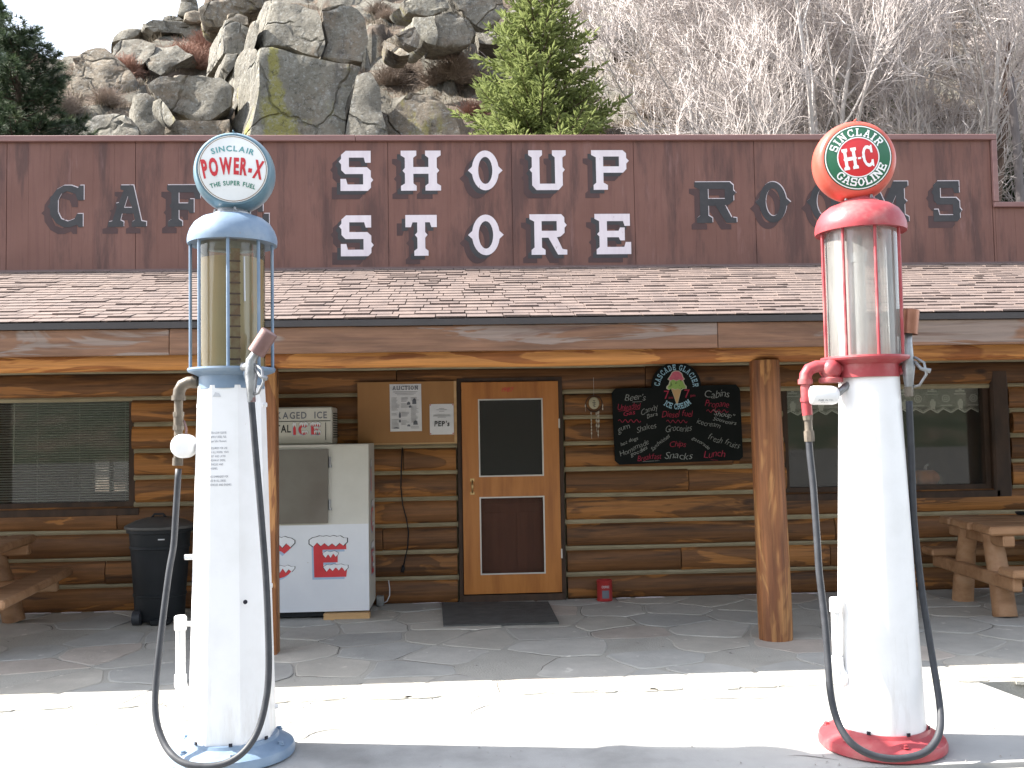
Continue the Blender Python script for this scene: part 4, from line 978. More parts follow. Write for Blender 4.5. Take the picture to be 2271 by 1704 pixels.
LX, LY, RX, RY = -1.199, -4.426, 2.126, -4.623
# ---- blue pump
pl, pcol = pump('fuel_pump', 'tall antique visible fuel pump with blue cap and base and a white globe', LX, LY, True, MT['blue_paint'], MT['globe_blue'], 'px')
globe(pl, (-1.180, LY, 3.028), radians(7), MT['globe_blue'], 'px')
mb = MB()
ycol = lambda z: LY-(.205-(z-.105)*.0248)-.0022
def colmap(cx, z0): return lambda x, y: Vector((cx+x, ycol(z0+y), z0+y))
for i, tx in enumerate(("ULTRA-LOW SULFUR", "HIGHWAY DIESEL FUEL", "(15 ppm Sulfur Maximum)")): text_line(mb, tx, 'n', 0.0115, colmap(-1.232, 1.652-.021*i), width=.088, gap=.2)
for i, tx in enumerate(("REQUIRED FOR USE", "IN ALL MODEL YEAR", "2007 AND LATER", "HIGHWAY DIESEL", "VEHICLES AND", "ENGINES.", "", "RECOMMENDED FOR", "USE IN ALL DIESEL", "VEHICLES AND ENGINES.")):
    if tx: text_line(mb, tx, 'n', 0.0105, colmap(-1.270, 1.575-.0205*i), gap=.2, align='l', sx=.62)
mb.build('printed_notice', MT['ink_grey'], pcol)
mb = MB(); w = .022; mb.faces([colmap(-1.238, 1.84)(a, b) for a, b in ((-.02, 0), (.022, 0), (.012, .018), (-.008, .022))], [(0, 1, 2, 3)]); mb.build('worn_decal', MT['ink_pale'], pcol)
mb = MB(); q = ycol(.80); mb.lathe([(.011, 0), (.011, .004)], Tr(-1.092, q, .81) @ Matrix.Rotation(radians(90), 4, 'X'), 12); mb.build('keyhole', MT['dark_hole'], pcol)
for zz, dx in ((1.02, -1), (.68, -1)): lug(pcol, (LX-.185, LY-.03, zz), MT['white_paint'])
for zz in (.86, 1.80): 
    for s in (-1, 1): mb = MB(); r = .205-(zz-.105)*.0248; mb.tube([(LX+s*(r-.01), LY, zz), (LX+s*(r+.018), LY, zz)], [.010, .012], 8); mb.build('stud', MT['white_paint'], pcol, smooth=True, ang=40)
mb = MB(); mb.tube([(LX+.215, LY, .24), (LX+.232, LY, .24)], .012, 8); mb.build('stud', MT['white_paint'], pcol)
vent_pipe(pl, *[v for v in (at(404, 1500, LY).x, LY-.03)], .375, .66, LX-.19, MT['white_paint'])
# outlet elbow, pipe, filter, hose
e = at(396, 838, LY-.02); ex = e.x
mb = MB(); zc = 1.925
mb.tube([(LX-.15, LY-.02, zc), (ex+.085, LY-.02, zc)], .024, 12); mb.tube([(ex+.10, LY-.02, zc), (ex+.07, LY-.02, zc)], .034, 12)
mb.tube([(ex+.09, LY-.02, zc), (ex+.05, LY-.02, zc-.002), (ex+.02, LY-.02, zc-.016), (ex+.004, LY-.02, zc-.045), (ex, LY-.02, zc-.08)], .031, 12); mb.tube([(ex, LY-.02, zc-.07), (ex, LY-.02, zc-.095)], .036, 12)
mb.tube([(ex, LY-.02, zc-.09), (ex, LY-.02, zc-.16)], .022, 12); mb.tube([(ex, LY-.02, zc-.155), (ex, LY-.02, zc-.18)], .029, 8); mb.tube([(ex, LY-.02, zc-.18), (ex, LY-.02, zc-.25)], .025, 12); mb.tube([(ex, LY-.02, zc-.225), (ex, LY-.02, zc-.25)], .029, 8)
fz = at(400, 990, LY-.03).z
mb.tube([(ex, LY-.02, zc-.25), (ex-.003, LY-.02, fz-.10)], .022, 12); mb.tube([(ex-.003, LY-.02, fz-.06), (ex-.005, LY-.02, fz-.10)], .027, 10)
pipe = mb.build('outlet_pipe', MT['old_pipe'], pl, smooth=True, ang=40)
mb = MB(); mb.tube([(ex+.03, LY-.03, zc-.20), (ex+.045, LY-.035, zc-.24), (ex+.04, LY-.035, zc-.30), (ex+.042, LY-.035, zc-.33)], [.006, .006, .008, .009], 6); mb.build('shutoff_lever', MT['rust_can'], pipe, smooth=True)
mb = MB(); fc = at(401, 990, LY-.09); mb.lathe([(.040, -.075), (.056, -.065), (.062, -.045), (.062, .030), (.055, .045), (.030, .052)], Tr(fc.x, LY-.03, fc.z) @ Matrix.Rotation(radians(90), 4, 'X') @ Matrix.Rotation(radians(0), 4, 'Y'), 28)
mb.build('filter', MT['white_paint'], pl, smooth=True, ang=50)
HL = [(396, 1040, -.03), (390, 1137, -.04), (385, 1210, -.05), (374.5, 1271, -.08), (357, 1409, -.12), (345, 1529, -.16), (347, 1598, -.20), (364, 1649, -.26), (388, 1680, -.32), (419, 1696, -.355), (464, 1700, -.365), (508, 1690, -.36), (546, 1662, -.34), (574, 1615, -.30), (591, 1546, -.265), (596, 1478, -.25), (594, 1374, -.24), (589, 1271, -.235), (581, 1168, -.23), (577, 1117, -.23), (565, 979, -.225), (556, 870, -.225)]
hose(pl, [at(px, py, LY+dy) for px, py, dy in HL], .0165, MT['rubber'])
mb = MB(); a, b = at(557, 868, LY-.225), at(559, 892, LY-.225); mb.tube([a, b], .019, 10); mb.build('hose_ferrule', MT['rust_can'], pl)
nz = at(557, 822, LY-.225)
nozzle(pl, nz, at(609, 738, LY-.24)-at(575, 790, LY-.225), MT['grey_metal'], MT['rust_can'], 1, .125, .044)
# holder bracket
mb = MB(); mb.tube([(LX+.14, LY-.09, nz.z-.02), Vector(nz)+Vector((-.03, .05, -.02)), Vector(nz)+Vector((-.02, .01, -.01))], .022, 8); mb.build('nozzle_hook', MT['blue_paint'], pl, smooth=True)

# ---- red pump
pr_, rcol = pump('fuel_pump', 'tall antique visible fuel pump with red cap and base and an orange globe', RX, RY, False, MT['red_paint'], MT['globe_orange'], 'hc')
globe(pr_, (2.084, RY, 3.022), radians(-9), MT['globe_orange'], 'hc')
for zz in (.33,): mb = MB(); mb.tube([(RX-.205, RY-.02, zz-.1), (RX-.225, RY-.02, zz-.1)], .012, 8); mb.build('stud', MT['white_paint'], rcol)
mb = MB(); p = at(1984, 1388, RY-.19); mb.sphere((p.x, RY-.168, p.z), .012, 8, 6, (.7, .4, 1.6)); mb.build('paint_chip', MT['dark_hole'], rcol)
vent_pipe(pr_, at(1850, 1440, RY).x, RY-.04, .415, .70, RX-.20, MT['white_paint'])
ex = at(1786, 850, RY-.05).x; zc = 1.945; yy = RY-.05
mb = MB(); mb.tube([(RX-.13, yy, zc-.02), (RX-.20, yy, zc-.005), (ex+.09, yy, zc)], .028, 12)
mb.tube([(ex+.105, yy, zc), (ex+.06, yy, zc), (ex+.022, yy, zc-.014), (ex+.004, yy, zc-.042), (ex, yy, zc-.08)], .032, 12); mb.tube([(ex, yy, zc-.065), (ex, yy, zc-.09)], .037, 12)
mb.tube([(ex, yy, zc-.09), (ex+.002, yy, zc-.19)], .025, 12); mb.tube([(ex+.001, yy, zc-.16), (ex+.002, yy, zc-.18)], .030, 12); mb.tube([(ex+.002, yy, zc-.19), (ex+.006, yy, zc-.25)], .026, 12)
mb.lathe([(.036, -.05), (.050, -.045), (.052, 0), (.046, .03), (.03, .045), (.012, .05)], Tr(ex+.135, yy-.01, zc-.015) @ Matrix.Rotation(radians(90), 4, 'X'), 14)
mb.lathe([(.056, -.085), (.060, -.08), (.060, -.062), (.045, -.055), (.040, 0)], Tr(ex+.135, yy, zc), 14)
mb.build('outlet_pipe', MT['red_paint'], pr_, smooth=True, ang=40)
mb = MB(); mb.tube([(ex+.006, yy, zc-.25), (ex+.008, yy, zc-.275)], .026, 8); mb.tube([(ex+.008, yy, zc-.275), (ex+.010, yy, zc-.33)], .020, 10); mb.tube([(ex+.010, yy, zc-.33), (ex+.012, yy, zc-.385)], .027, 8)
mb.build('hose_fitting', MT['old_pipe'], pr_, smooth=True, ang=40)
f1, f2 = at(1797, 877, yy-.03), at(1858, 877, yy-.03)
MF = Matrix.Translation(f1) @ (f2-f1).to_track_quat('Z', 'Y').to_matrix().to_4x4(); FL = (f2-f1).length
mb = MB(); mb.lathe([(.030, -.006), (.044, .0), (.049, .012), (.049, FL-.03), (.042, FL-.008), (.030, FL)], MF, 24); fil = mb.build('filter', MT['white_paint'], pr_, smooth=True, ang=45)
mb = MB(); 
def fmap(x, y):
    a = y/.0496; u = 0.5*FL+x; return Vector((f1.x+u, f1.y-.0496*cos(a-.45), f1.z+.0496*sin(a-.45)))
text_line(mb, "FUEL FILTER", 'b', 0.010, lambda x, y: fmap(x-.005, y-.012), gap=.1); text_line(mb, "10 MICRON", 'n', 0.007, lambda x, y: fmap(x-.005, y-.024), gap=.1); mb.build('filter_print', MT['ink_grey'], fil)
mb = MB(); mb.tube([(f2.x-.005, yy-.02, f2.z), (f2.x+.03, yy-.01, f2.z+.03), (RX-.12, yy, f2.z+.06)], .02, 8); mb.build('filter_bracket', MT['grey_metal'], pr_, smooth=True)
HR = [(1793, 958, -.05), (1796, 1005, -.06), (1803, 1070, -.08), (1808, 1137, -.10), (1813, 1210, -.12), (1817, 1271, -.14), (1829, 1374, -.17), (1836, 1460, -.20), (1841, 1529, -.235), (1851, 1580, -.27), (1868, 1622, -.32), (1896, 1655, -.355), (1940, 1677, -.37), (1992, 1683, -.37), (2044, 1672, -.36), (2072, 1649, -.34), (2085, 1615, -.30), (2084, 1563, -.22), (2071, 1478, -.14), (2057, 1392, -.10), (2044, 1306, -.07), (2032, 1203, -.05), (2026, 1134, -.055), (2020, 979, -.08), (2016, 890, -.10)]
hose(pr_, [at(px, py, RY+dy) for px, py, dy in HR], .0175, MT['rubber'])
nz = at(2014, 806, RY-.10)
mb = MB(); mb.tube([at(2014, 838, RY-.10), at(2015, 856, RY-.10)], .020, 10); mb.tube([at(2015, 858, RY-.10), at(2016, 880, RY-.10)], .023, 8); mb.build('hose_ferrule', MT['old_pipe'], pr_)
nozzle(pr_, nz, at(2023, 690, RY-.10)-at(2017, 770, RY-.10), MT['grey_metal'], MT['copper'], 1, .125, .044, Vector((.004, 0, .055)))
mb = MB(); mb.tube([(RX+.12, RY-.05, nz.z-.04), (nz.x-.02, RY-.09, nz.z-.03)], .024, 8); mb.build('nozzle_hook', MT['red_paint'], pr_)

# ================================================================== THINGS ON THE PORCH
# ---- ice freezer
FX1, FX0, FY, FB = -0.845, -2.06, -0.726, -0.09
fz = thing('ice_freezer', 'white ice merchandiser with grey door and red snow-capped ICE lettering beside the door', 'freezer', ((FX0+FX1)/2, (FY+FB)/2, 0))
ZB, ZM, ZT = 0.075, 0.845, 1.56; SET = 0.065
mb = MB()
prof = [(FY, ZB), (FY, ZM), (FY+SET, ZT), (FB, ZT), (FB, ZB)]
mb.faces([(x, y, z) for x in (FX0, FX1) for y, z in prof], [(0, 1, 6, 5)], ); mb.mat(1); mb.faces([(x, y, z) for x in (FX0, FX1) for y, z in prof], [(1, 2, 7, 6), (2, 3, 8, 7), (3, 4, 9, 8), (4, 0, 5, 9), (4, 3, 2, 1, 0), (5, 6, 7, 8, 9)])
mb.build('cabinet', [MT['freezer_white'], MT['freezer_beige']], fz)
mb = MB(); mb.box(FX0+.02, FX1-.02, FY+.04, FB-.03, 0.028, ZB); mb.build('plinth', MT['plastic_black'], fz)
def slant(x, z, e=0.0):                                   # a place on the sloping upper front
    t = (z-ZM)/(ZT-ZM); nrm = Vector((0, -(ZT-ZM), SET)).normalized()
    return Vector((x, FY+SET*t, z))+nrm*e
DXr = -1.203
mb = MB(); vs = [slant(x, z, e) for x in (FX0+.06, DXr) for z in (ZM+.012, ZT-.045) for e in (0.002, 0.040)]
mb.faces(vs, [(0,1,3,2),(4,6,7,5),(0,4,5,1),(2,3,7,6),(0,2,6,4),(1,5,7,3)]); fd = mb.build('freezer_door', MT['freezer_door'], fz)
for z in (1.02, 1.40):
    mb = MB(); a = slant(DXr+.012, z-.045, .012); b = slant(DXr+.012, z+.045, .012); mb.tube([a, b], .012, 8); mb.tube([slant(DXr+.016, z-.05, .012), slant(DXr+.016, z-.03, .012)], .016, 8); mb.build('hinge', MT['grey_metal'], fd)
mb = MB(); vs = [slant(x, z, e) for x in (FX0+.005, FX1-.005) for z in (ZT-.022, ZT-.004) for e in (.001, .012)]
mb.faces(vs, [(0,1,3,2),(4,6,7,5),(0,4,5,1),(2,3,7,6),(0,2,6,4),(1,5,7,3)]); mb.build('top_trim', MT['alu'], fz)
def snowy(mb, pts, front, e0):
    """lumpy snow cap: outline polygon with dark rim"""
    cx_ = sum(p[0] for p in pts)/len(pts); cz_ = sum(p[1] for p in pts)/len(pts)
    g = lambda k: [(cx_+(x-cx_)*(1+k*.10), cz_+(z-cz_)*(1+k*.22)) for x, z in pts]
    for k, mi, e in ((.55, 3, e0), (0, 2, e0+.0015)):
        P = g(k); P3 = [Vector((x, z, 0)) for x, z in P]
        mb.mat(mi); mb.faces([front(x, z, e) for x, z in P], tessellate_polygon([P3]))
def cap(x0, x1, zt, zb, drips, seed):
    r = random.Random(seed); n = max(4, int((x1-x0)/.028)); up = []; dn = []
    for i in range(n+1):
        x = x0+(x1-x0)*i/n; e = min(1, 4*min(i, n-i)/n+.15)
        up.append((x, zt-(1-e)*(zt-zb)*.45+.008*(i % 2)+r.uniform(0, .004)))
    for i in range(drips*2, -1, -1):
        x = x0+(x1-x0)*i/(drips*2); dn.append((x, zb-(0.018 if i % 2 else -.012)+r.uniform(-.006, .006)))
    return up+dn
def ice_letters(front, x0, z0, h, gp=.49, only='ICE'):
    """blocky red letters with pale blue drop shade and snow"""
    mb = MB(); x = x0
    for ch in only:
        w = {'I': .28, 'C': .95, 'E': .92}[ch]*h; t = .25*h
        if ch == 'I': loops = [[(0.02*h, 0), (w, 0), (w-.02*h, h), (0, h)]]
        elif ch == 'E': loops = [[(0.02*h, 0), (w*.97, 0), (w, t), (t+.02*h, t), (t+.02*h, .40*h), (w*.72, .40*h), (w*.72, .40*h+t*.9), (t, .40*h+t*.9), (t, h-t), (w*.98, h-t), (w*.96, h), (0, h)]]
        else:
            a = [(w*.5+w*.5*cos(q), h*.5+h*.5*sin(q)) for q in [radians(40+280*i/20) for i in range(21)]]; b = [(w*.5+(w*.5-t)*cos(q), h*.5+(h*.5-t)*sin(q)) for q in [radians(320-280*i/20) for i in range(21)]]
            loops = [a+b]
        for dx, dz, mi, e in ((-.05*h, -.06*h, 1, .001), (0, 0, 0, .0025)):
            P = [Vector((px+dx, pz+dz, 0)) for px, pz in loops[0]]; mb.mat(mi); mb.faces([front(x+p.x, z0+p.y, e) for p in P], tessellate_polygon([P]))
        sd = int(h*1000)
        if ch == 'I': snowy(mb, cap(x-.05*h, x+w+.04*h, z0+1.10*h, z0+.86*h, 2, sd), front, .004)
        elif ch == 'E':
            snowy(mb, cap(x-.10*h, x+w*1.0, z0+1.10*h, z0+.90*h, 5, sd+1), front, .004); snowy(mb, cap(x+t*1.05, x+w*.74, z0+.68*h, z0+.60*h, 3, sd+2), front, .004); snowy(mb, cap(x+t*1.1, x+w*1.02, z0+.32*h, z0+.22*h, 4, sd+3), front, .004)
        else:
            snowy(mb, cap(x+w*.05, x+w*.98, z0+1.10*h, z0+.90*h, 4, sd+4), front, .004); snowy(mb, cap(x+w*.30, x+w*.98, z0+.32*h, z0+.22*h, 4, sd+5), front, .004)
        x += w+gp*h
    return mb
ICE_M = [MT['ink_red'], MT['pale_blue'], MT['snow'], MT['ink_black']]
flat = lambda x, z, e: Vector((x, FY-e, z))
ice_letters(flat, -2.055, 0.378, 0.325).build('ice_lettering', ICE_M, fz)
sidef = lambda u, z, e: Vector((FX1+e, -0.62+u, z))
for ch, z in (('I', 1.12), ('C', .74), ('E', .36)):
    ice_letters(lambda u, z_, e: sidef(u, z_, e), 0.12, z, 0.26, only=ch).build('side_lettering', ICE_M, fz)
# header box on top (compressor housing with printed front)
HX0, HX1, HY0, HY1 = FX0+.03, -1.190, -0.52, -0.12
mb = MB(); mb.cbox(HX0, HX1, HY0, HY1, ZT+.002, 1.905, .012); hb = mb.build('header_box', MT['freezer_beige'], fz)
mb = MB(); mb.box(HX0+.01, HX1-.012, HY0-.006, HY0+.0, 1.772, 1.778); mb.box(HX1-.06, HX1-.055, HY0-.006, HY0, 1.60, 1.76)
for k in range(11): mb.box(HX1+.001, HX1+.006, HY0+.08, HY1-.03, 1.62+.022*k, 1.63+.022*k)
mb.build('louvre', MT['plastic_black'], hb)
mb = MB(); hm = lambda x, y: Vector((-1.235+x, HY0-.0025, 1.800+y))
lay, W = layout("PACKAGED  ICE", 'b', .22); k = .635/W
for x, w, vs, fs in lay:
    if vs: mb.faces([hm((x+v.x-W)*k, v.y*.062) for v in vs], fs)
mb.build('header_print', MT['ink_grey'], hb)
mb = MB(); lay, W = layout("CRYSTAL", 'b', .10)
for x, w, vs, fs in lay:
    if vs: mb.faces([Vector((-1.565+(x+v.x-W)*.052, HY0-.0025, 1.675+v.y*.07)) for v in vs], fs)
mb.build('header_print', MT['ink_black'], hb)
ice_letters(lambda x, z, e: Vector((x, HY0-.001-e*.6, z)), -1.545, 1.650, .098, .22).build('ice_lettering', ICE_M, hb)
bk = MB(); bk.cbox(-1.245, -0.84, FY-.045, FY+.055, 0.002, 0.062, .003); tag(bk.build('wood_block', MT['plain_wood']), 'short pale wooden block lying under the front edge of the ice freezer', 'wood block')
# ---- notice board
bb = thing('notice_board', 'plain plywood notice board on the log wall left of the door', 'notice board', (-.52, -.07, 1.55))
mb = MB(); mb.box(-1.0, -0.045, -0.085, -0.067, 1.543, 2.148); mb.build('board', MT['plywood'], bb)
mb = MB(); mb.box(-0.070, -0.045, -0.094, -0.0855, 1.543, 2.148); mb.box(-1.0, -0.07, -0.091, -0.0855, 1.543, 1.556); mb.build('trim_strip', MT['plain_wood'], bb)
po = thing('auction_poster', 'tall printed auction poster pinned on the plywood notice board', 'poster', (-.54, -.09, 1.67))
def paper(root, x0, z0, x1, z1, sk, y, seed):
    mb = MB(); n = 6; vs = []
    for i in range(n+1):
        for j in range(n+1):
            u, v = i/n, j/n; vs.append((x0+(x1-x0)*u+sk*(1-v), y-.003-.004*noise.noise(Vector((u*2, v*2, seed)))-.006*(abs(u-.5)*2)**4*(1-v), z0+(z1-z0)*v))
    mb.faces(vs, [(i*(n+1)+j, (i+1)*(n+1)+j, (i+1)*(n+1)+j+1, i*(n+1)+j+1) for i in range(n) for j in range(n)]); mb.build('sheet', MT['paper'], root, smooth=True)
paper(po, -.690, 1.668, -.386, 2.125, .004, -.088, 1)
pmap = lambda x, y: Vector((-.538+x, -.1005, y))
mb = MB(); text_line(mb, "AUCTION", 'slab', .040, lambda x, y: pmap(x, 2.068+y), width=.25, gap=.16)
mb2 = MB(); rp = random.Random(4)
for i in range(3): mb2.faces([pmap(a, b) for a, b in ((-.12+.02*i, 2.052-.014*i), (.12-.02*i, 2.052-.014*i), (.12-.02*i, 2.047-.014*i), (-.12+.02*i, 2.047-.014*i))], [(3, 2, 1, 0)])
for c in range(3):
    for r_ in range(26):
        z = 1.995-.0118*r_; x0 = -.135+.093*c; w = .08*rp.uniform(.55, 1)
        if (c == 1 and (r_ % 7 in (2, 3, 4)) and r_ > 3) or (c == 2 and r_ in (3, 4, 5, 6, 21, 22, 23)) or (c == 0 and r_ in (11, 12, 15, 16, 17)):
            continue
        mb2.faces([pmap(a, b) for a, b in ((x0, z), (x0+w, z), (x0+w, z-.0045), (x0, z-.0045))], [(3, 2, 1, 0)])
tag(mb2.build('small_print', M('print_grey', (0.38, 0.38, 0.40), 0.7, bstr=0), po), kind='stuff')
for bx, bz, bw, bh in ((.085, 1.93, .04, .06), (.03, 1.925, .035, .03), (.045, 1.895, .03, .025), (-.055, 1.80, .02, .06), (-.055, 1.755, .02, .03), (.095, 1.73, .045, .045), (.03, 1.715, .03, .02), (-.09, 1.695, .06, .012)):
    mb.faces([pmap(bx-bw/2, bz), pmap(bx+bw/2, bz), pmap(bx+bw*.4, bz+bh*.7), pmap(bx, bz+bh), pmap(bx-bw*.45, bz+bh*.6)], [(4, 3, 2, 1, 0)])
mb.build('headline', MT['ink_grey'], po)
no = thing('notice', 'small white notice with handwritten word pinned beside the auction poster', 'notice', (-.19, -.09, 1.63))
paper(no, -.306, 1.631, -.074, 1.927, .0, -.088, 6)
nm = lambda x, y: Vector((-.19+x, -.1005, y)); mb = MB()
text_line(mb, "PEP's", 'b', .05, lambda x, y: nm(x, 1.712+y), width=.145, gap=.2, shear=.1)
mb.build('handwriting', MT['ink_black'], no); mb = MB()
for i, (w, z) in enumerate(((.05, 1.885), (.10, 1.873), (.05, 1.857), (.16, 1.822), (.17, 1.812), (.08, 1.80))): mb.faces([nm(-w/2, z), nm(w/2, z), nm(w/2, z-.005), nm(-w/2, z-.005)], [(3, 2, 1, 0)])
tag(mb.build('small_print', bpy.data.materials['print_grey'], no), kind='stuff')
for x in (-.298, -.082):
    for z in (1.64, 1.918): mb = MB(); mb.sphere((x, -.102, z), .006, 8, 5); mb.build('pin', MT['ink_red'], no, smooth=True)

# ---- dreamcatcher
dc = thing('dreamcatcher', 'small dreamcatcher of ring, pale shell disc and bead strings on the log wall', 'ornament', (1.30, -.06, 1.9))
mb = MB(); c = Vector((1.30, -.062, 1.908)); R_ = .080
mb.tube([c+Vector((R_*cos(2*pi*i/28), 0, R_*sin(2*pi*i/28))) for i in range(29)], .005, 6); mb.build('ring', MT['dark_wood'], dc, smooth=True)
mb = MB(); mb.lathe([(.058, 0), (.060, .004), (.056, .008), (.02, .011), (.001, .011)], Matrix.Translation(c+Vector((0, .002, .005))) @ Matrix.Rotation(radians(90), 4, 'X') @ Matrix.Diagonal((.86, 1, 1, 1)), 24); mb.build('disc', M('shell', (0.42, 0.38, 0.26), .6, bstr=0), dc, smooth=True)
mb = MB(); y = c.y-.012
for a, b in (((-.012, .03), (.012, .028)), ((-.018, .012), (.016, .010)), ((-.014, -.004), (.018, -.006)), ((0, .032), (0, -.035)), ((-.012, -.02), (.014, -.03))): mb.tube([c+Vector((a[0], -.010, a[1])), c+Vector((b[0], -.010, b[1]))], .0025, 5)
mb.build('emblem', MT['ink_black'], dc)
mb = MB(); mb.tube([c+Vector((0, 0, R_)), Vector((1.302, -.05, 2.165))], .0016, 4); mb.build('thread', MT['alu'], dc)
for sx_, L_ in ((-.085, .075), (.085, .06), (-.03, .27), (.02, .20), (.035, .26), (.045, .17)):
    p = c+Vector((sx_, 0, -sqrt(max(0, R_**2-min(abs(sx_), R_)**2)))); mb = MB(); mb.tube([p, p+Vector((0, 0, -L_))], .0016, 4); q = .02
    while q < L_: mb.sphere(p+Vector((0, 0, -q)), .0065, 6, 4, (1, 1, 2.2)); q += random.choice([.032, .05, .068])
    mb.build('bead_string', M('beads', (0.50, 0.46, 0.38), .4, bstr=0) if 'beads' not in bpy.data.materials else bpy.data.materials['beads'], dc)

# ---- chalkboard
cb = thing('chalkboard', 'black chalkboard menu with round ice cream sign top, hung on the log wall', 'chalkboard', (2.1, -.06, 1.32))
ca = radians(-.6)
def cmap(px, py, e=0.0): p = at(px, py, -.085); p.y -= e; return p
ccx, ccy, crad = 1500, 858, 55
out = [(1357, 872), (1365, 862), (1449, 860)]
a0 = radians(178)
for i in range(23):
    a = a0-radians(176)*i/22*1.0; out.append((ccx+crad*cos(a), ccy-crad*sin(a)))
out += [(1560, 855), (1632, 853), (1641, 863), (1648, 1013), (1640, 1021), (1374, 1031), (1364, 1022)]
mb = MB(); P = [cmap(x, y) for x, y in out]; n = len(P)
mb.faces([p for p in P]+[p+Vector((0, .02, 0)) for p in P], [tuple(t) for t in tessellate_polygon([[Vector((p.x, p.z, 0)) for p in P]])]+[(i, (i+1) % n, n+(i+1) % n, n+i) for i in range(n)])
mb.build('board', MT['chalkboard'], cb)
S_ = (cmap(1600, 900)-cmap(1500, 900)).length/100         # metres per photo pixel there
o = cmap(1500, 858)
lm = lambda x, y, e=.0015: Vector((o.x+x, o.y-e, o.z+y))
mb = MB()
text_arc(mb, "CASCADE GLACIER", 'slab', .056, .164, radians(88), lm, gap=.15, sx=.62); mb.build('ring_lettering', MT['sign_blue'], cb); mb = MB()
text_arc(mb, "ICE CREAM", 'slab', .056, .222, radians(272), lm, gap=.15, sx=.62, inside=True)
mb.build('ring_lettering', MT['sign_blue'], cb)
def blob(cx_, cz_, rx, rz, n=22, w=.08, k=6, half=None):
    return [(cx_+rx*cos(2*pi*i/n)*(1+w*cos(k*2*pi*i/n)), cz_+rz*sin(2*pi*i/n)*(1+w*cos(k*2*pi*i/n))) for i in range(n)]
mb = MB(); u = S_
def pp(pts, mi, e): mb.mat(mi); mb.faces([lm(x*u, y*u, e) for x, y in pts], tessellate_polygon([[Vector((x, y, 0)) for x, y in pts]]))
grow = lambda pts, k: [(sum(p[0] for p in pts)/len(pts)+(x-sum(p[0] for p in pts)/len(pts))*k, sum(p[1] for p in pts)/len(pts)+(y-sum(p[1] for p in pts)/len(pts))*k) for x, y in pts]
cone = [(-11, -4), (11, -4), (1.5, -36), (-0.5, -36)]
green = [(-19, 1), (-20, -3), (-15, -6), (-9, -3), (-3, -6), (3, -4), (9, -7), (14, -4), (20, -4), (20, 1), (17, 4), (14, 12), (7, 16), (-7, 16), (-13, 12), (-15, 5)]
pink = [(-17, 17), (-12, 14), (-6, 16), (0, 13), (7, 16), (12, 13), (17, 17), (14, 21), (12, 28), (6, 33), (-2, 34), (-8, 31), (-12, 24)]
for pts, mi in ((cone, 2), (green, 1), (pink, 0)): pp(grow(pts, 1.14), 3, .0012+.001*(2-mi)); pp(pts, mi, .0017+.001*(2-mi))
mb.build('ice_cream_picture', [MT['pink_scoop'], MT['green_scoop'], MT['cone'], M('pale_rim', (.55, .52, .40), .6, bstr=0)], cb)
r_ = radians; CHALK = [MT['chalk_white'], MT['chalk_red']]
def hand(txt, px, py, h, w, ang, mi, st='n', shear=.25):
    c0 = cmap(px, py); a = r_(ang); mb = MB(); mb.mat(mi)
    text_line(mb, txt, st, h*S_, lambda x, y: Vector((c0.x+x*cos(a)-(y+.10*h*S_*sin(x*38+px))*sin(a), c0.y-.0016, c0.z+x*sin(a)+(y+.10*h*S_*sin(x*38+px))*cos(a))), width=w*S_, gap=.10, shear=shear); mb.build('chalk_word', CHALK, cb)
for args in (("Beer's", 1408, 888, 15, 45, 0, 0), ("Cabins", 1589, 882, 17, 55, 2, 0), ("Unleaded", 1394, 909, 14, 49, 4, 1), ("Gas", 1395, 921, 10, 26, 4, 1), ("Candy", 1441, 914, 12, 40, 22, 0), ("Bars", 1447, 925, 9, 24, 18, 0),
             ("Diesel fuel", 1501, 925, 14, 66, 2, 1), ("Propane", 1589, 903, 15, 52, -3, 1), ("\"Shoup\"", 1602, 924, 11, 50, -12, 0), ("Souvenirs", 1606, 938, 9, 52, -14, 0), ("gum", 1384, 955, 13, 28, 24, 0), ("Shakes", 1434, 954, 13, 44, 14, 0),
             ("Groceries", 1504, 957, 15, 58, 0, 0), ("icecream", 1570, 945, 12, 52, -12, 0), ("fresh fruits", 1603, 985, 14, 72, -18, 0), ("hot dogs", 1396, 982, 8, 40, 20, 0), ("Homemade", 1408, 999, 12, 68, 24, 0), ("goodies", 1418, 1005, 9, 40, 24, 0),
             ("Sandwiches", 1466, 985, 9, 50, 38, 0), ("Chips", 1502, 991, 13, 36, -4, 1), ("Snacks", 1504, 1018, 16, 60, -4, 0), ("Breakfast", 1440, 1020, 13, 52, 6, 1), ("Lunch", 1584, 1014, 16, 46, 2, 1), ("gatorade", 1553, 985, 8, 44, -34, 0)):
    hand(*args, st='t' if args[3] > 11 else 'n')
for (px, py, w, n_) in ((1396, 934, 50, 4), (1501, 935, 46, 4), (1591, 912, 48, 4)):
    mb = MB(); mb.mat(1)
    pts = [cmap(px-w/2+w*i/32, py-3.2*sin(2*pi*n_*i/32), .002) for i in range(33)]; mb.tube(pts, .0028, 4); mb.build('chalk_squiggle', CHALK, cb)
for a, b, mi in (((1402, 892), (1424, 891), 0), ((1372, 912), (1418, 908), 1), ((1425, 1024), (1462, 1022), 0), ((1576, 1020), (1592, 1021), 1)): mb = MB(); mb.mat(mi); mb.tube([cmap(*a, .002), cmap(*b, .002)], .0022, 4); mb.build('chalk_underline', CHALK, cb)
for tx, hh, dx, dy in (("7", .085, -.098, -.118), ("am", .028, -.058, -.118), ("7", .085, .105, -.110), ("pm", .028, .162, -.100)):
    mb = MB(); mb.mat(1); text_line(mb, tx, 'n', hh, lambda x, y: lm(x+dx, y+dy, .001)); mb.build('chalk_word', CHALK, cb)

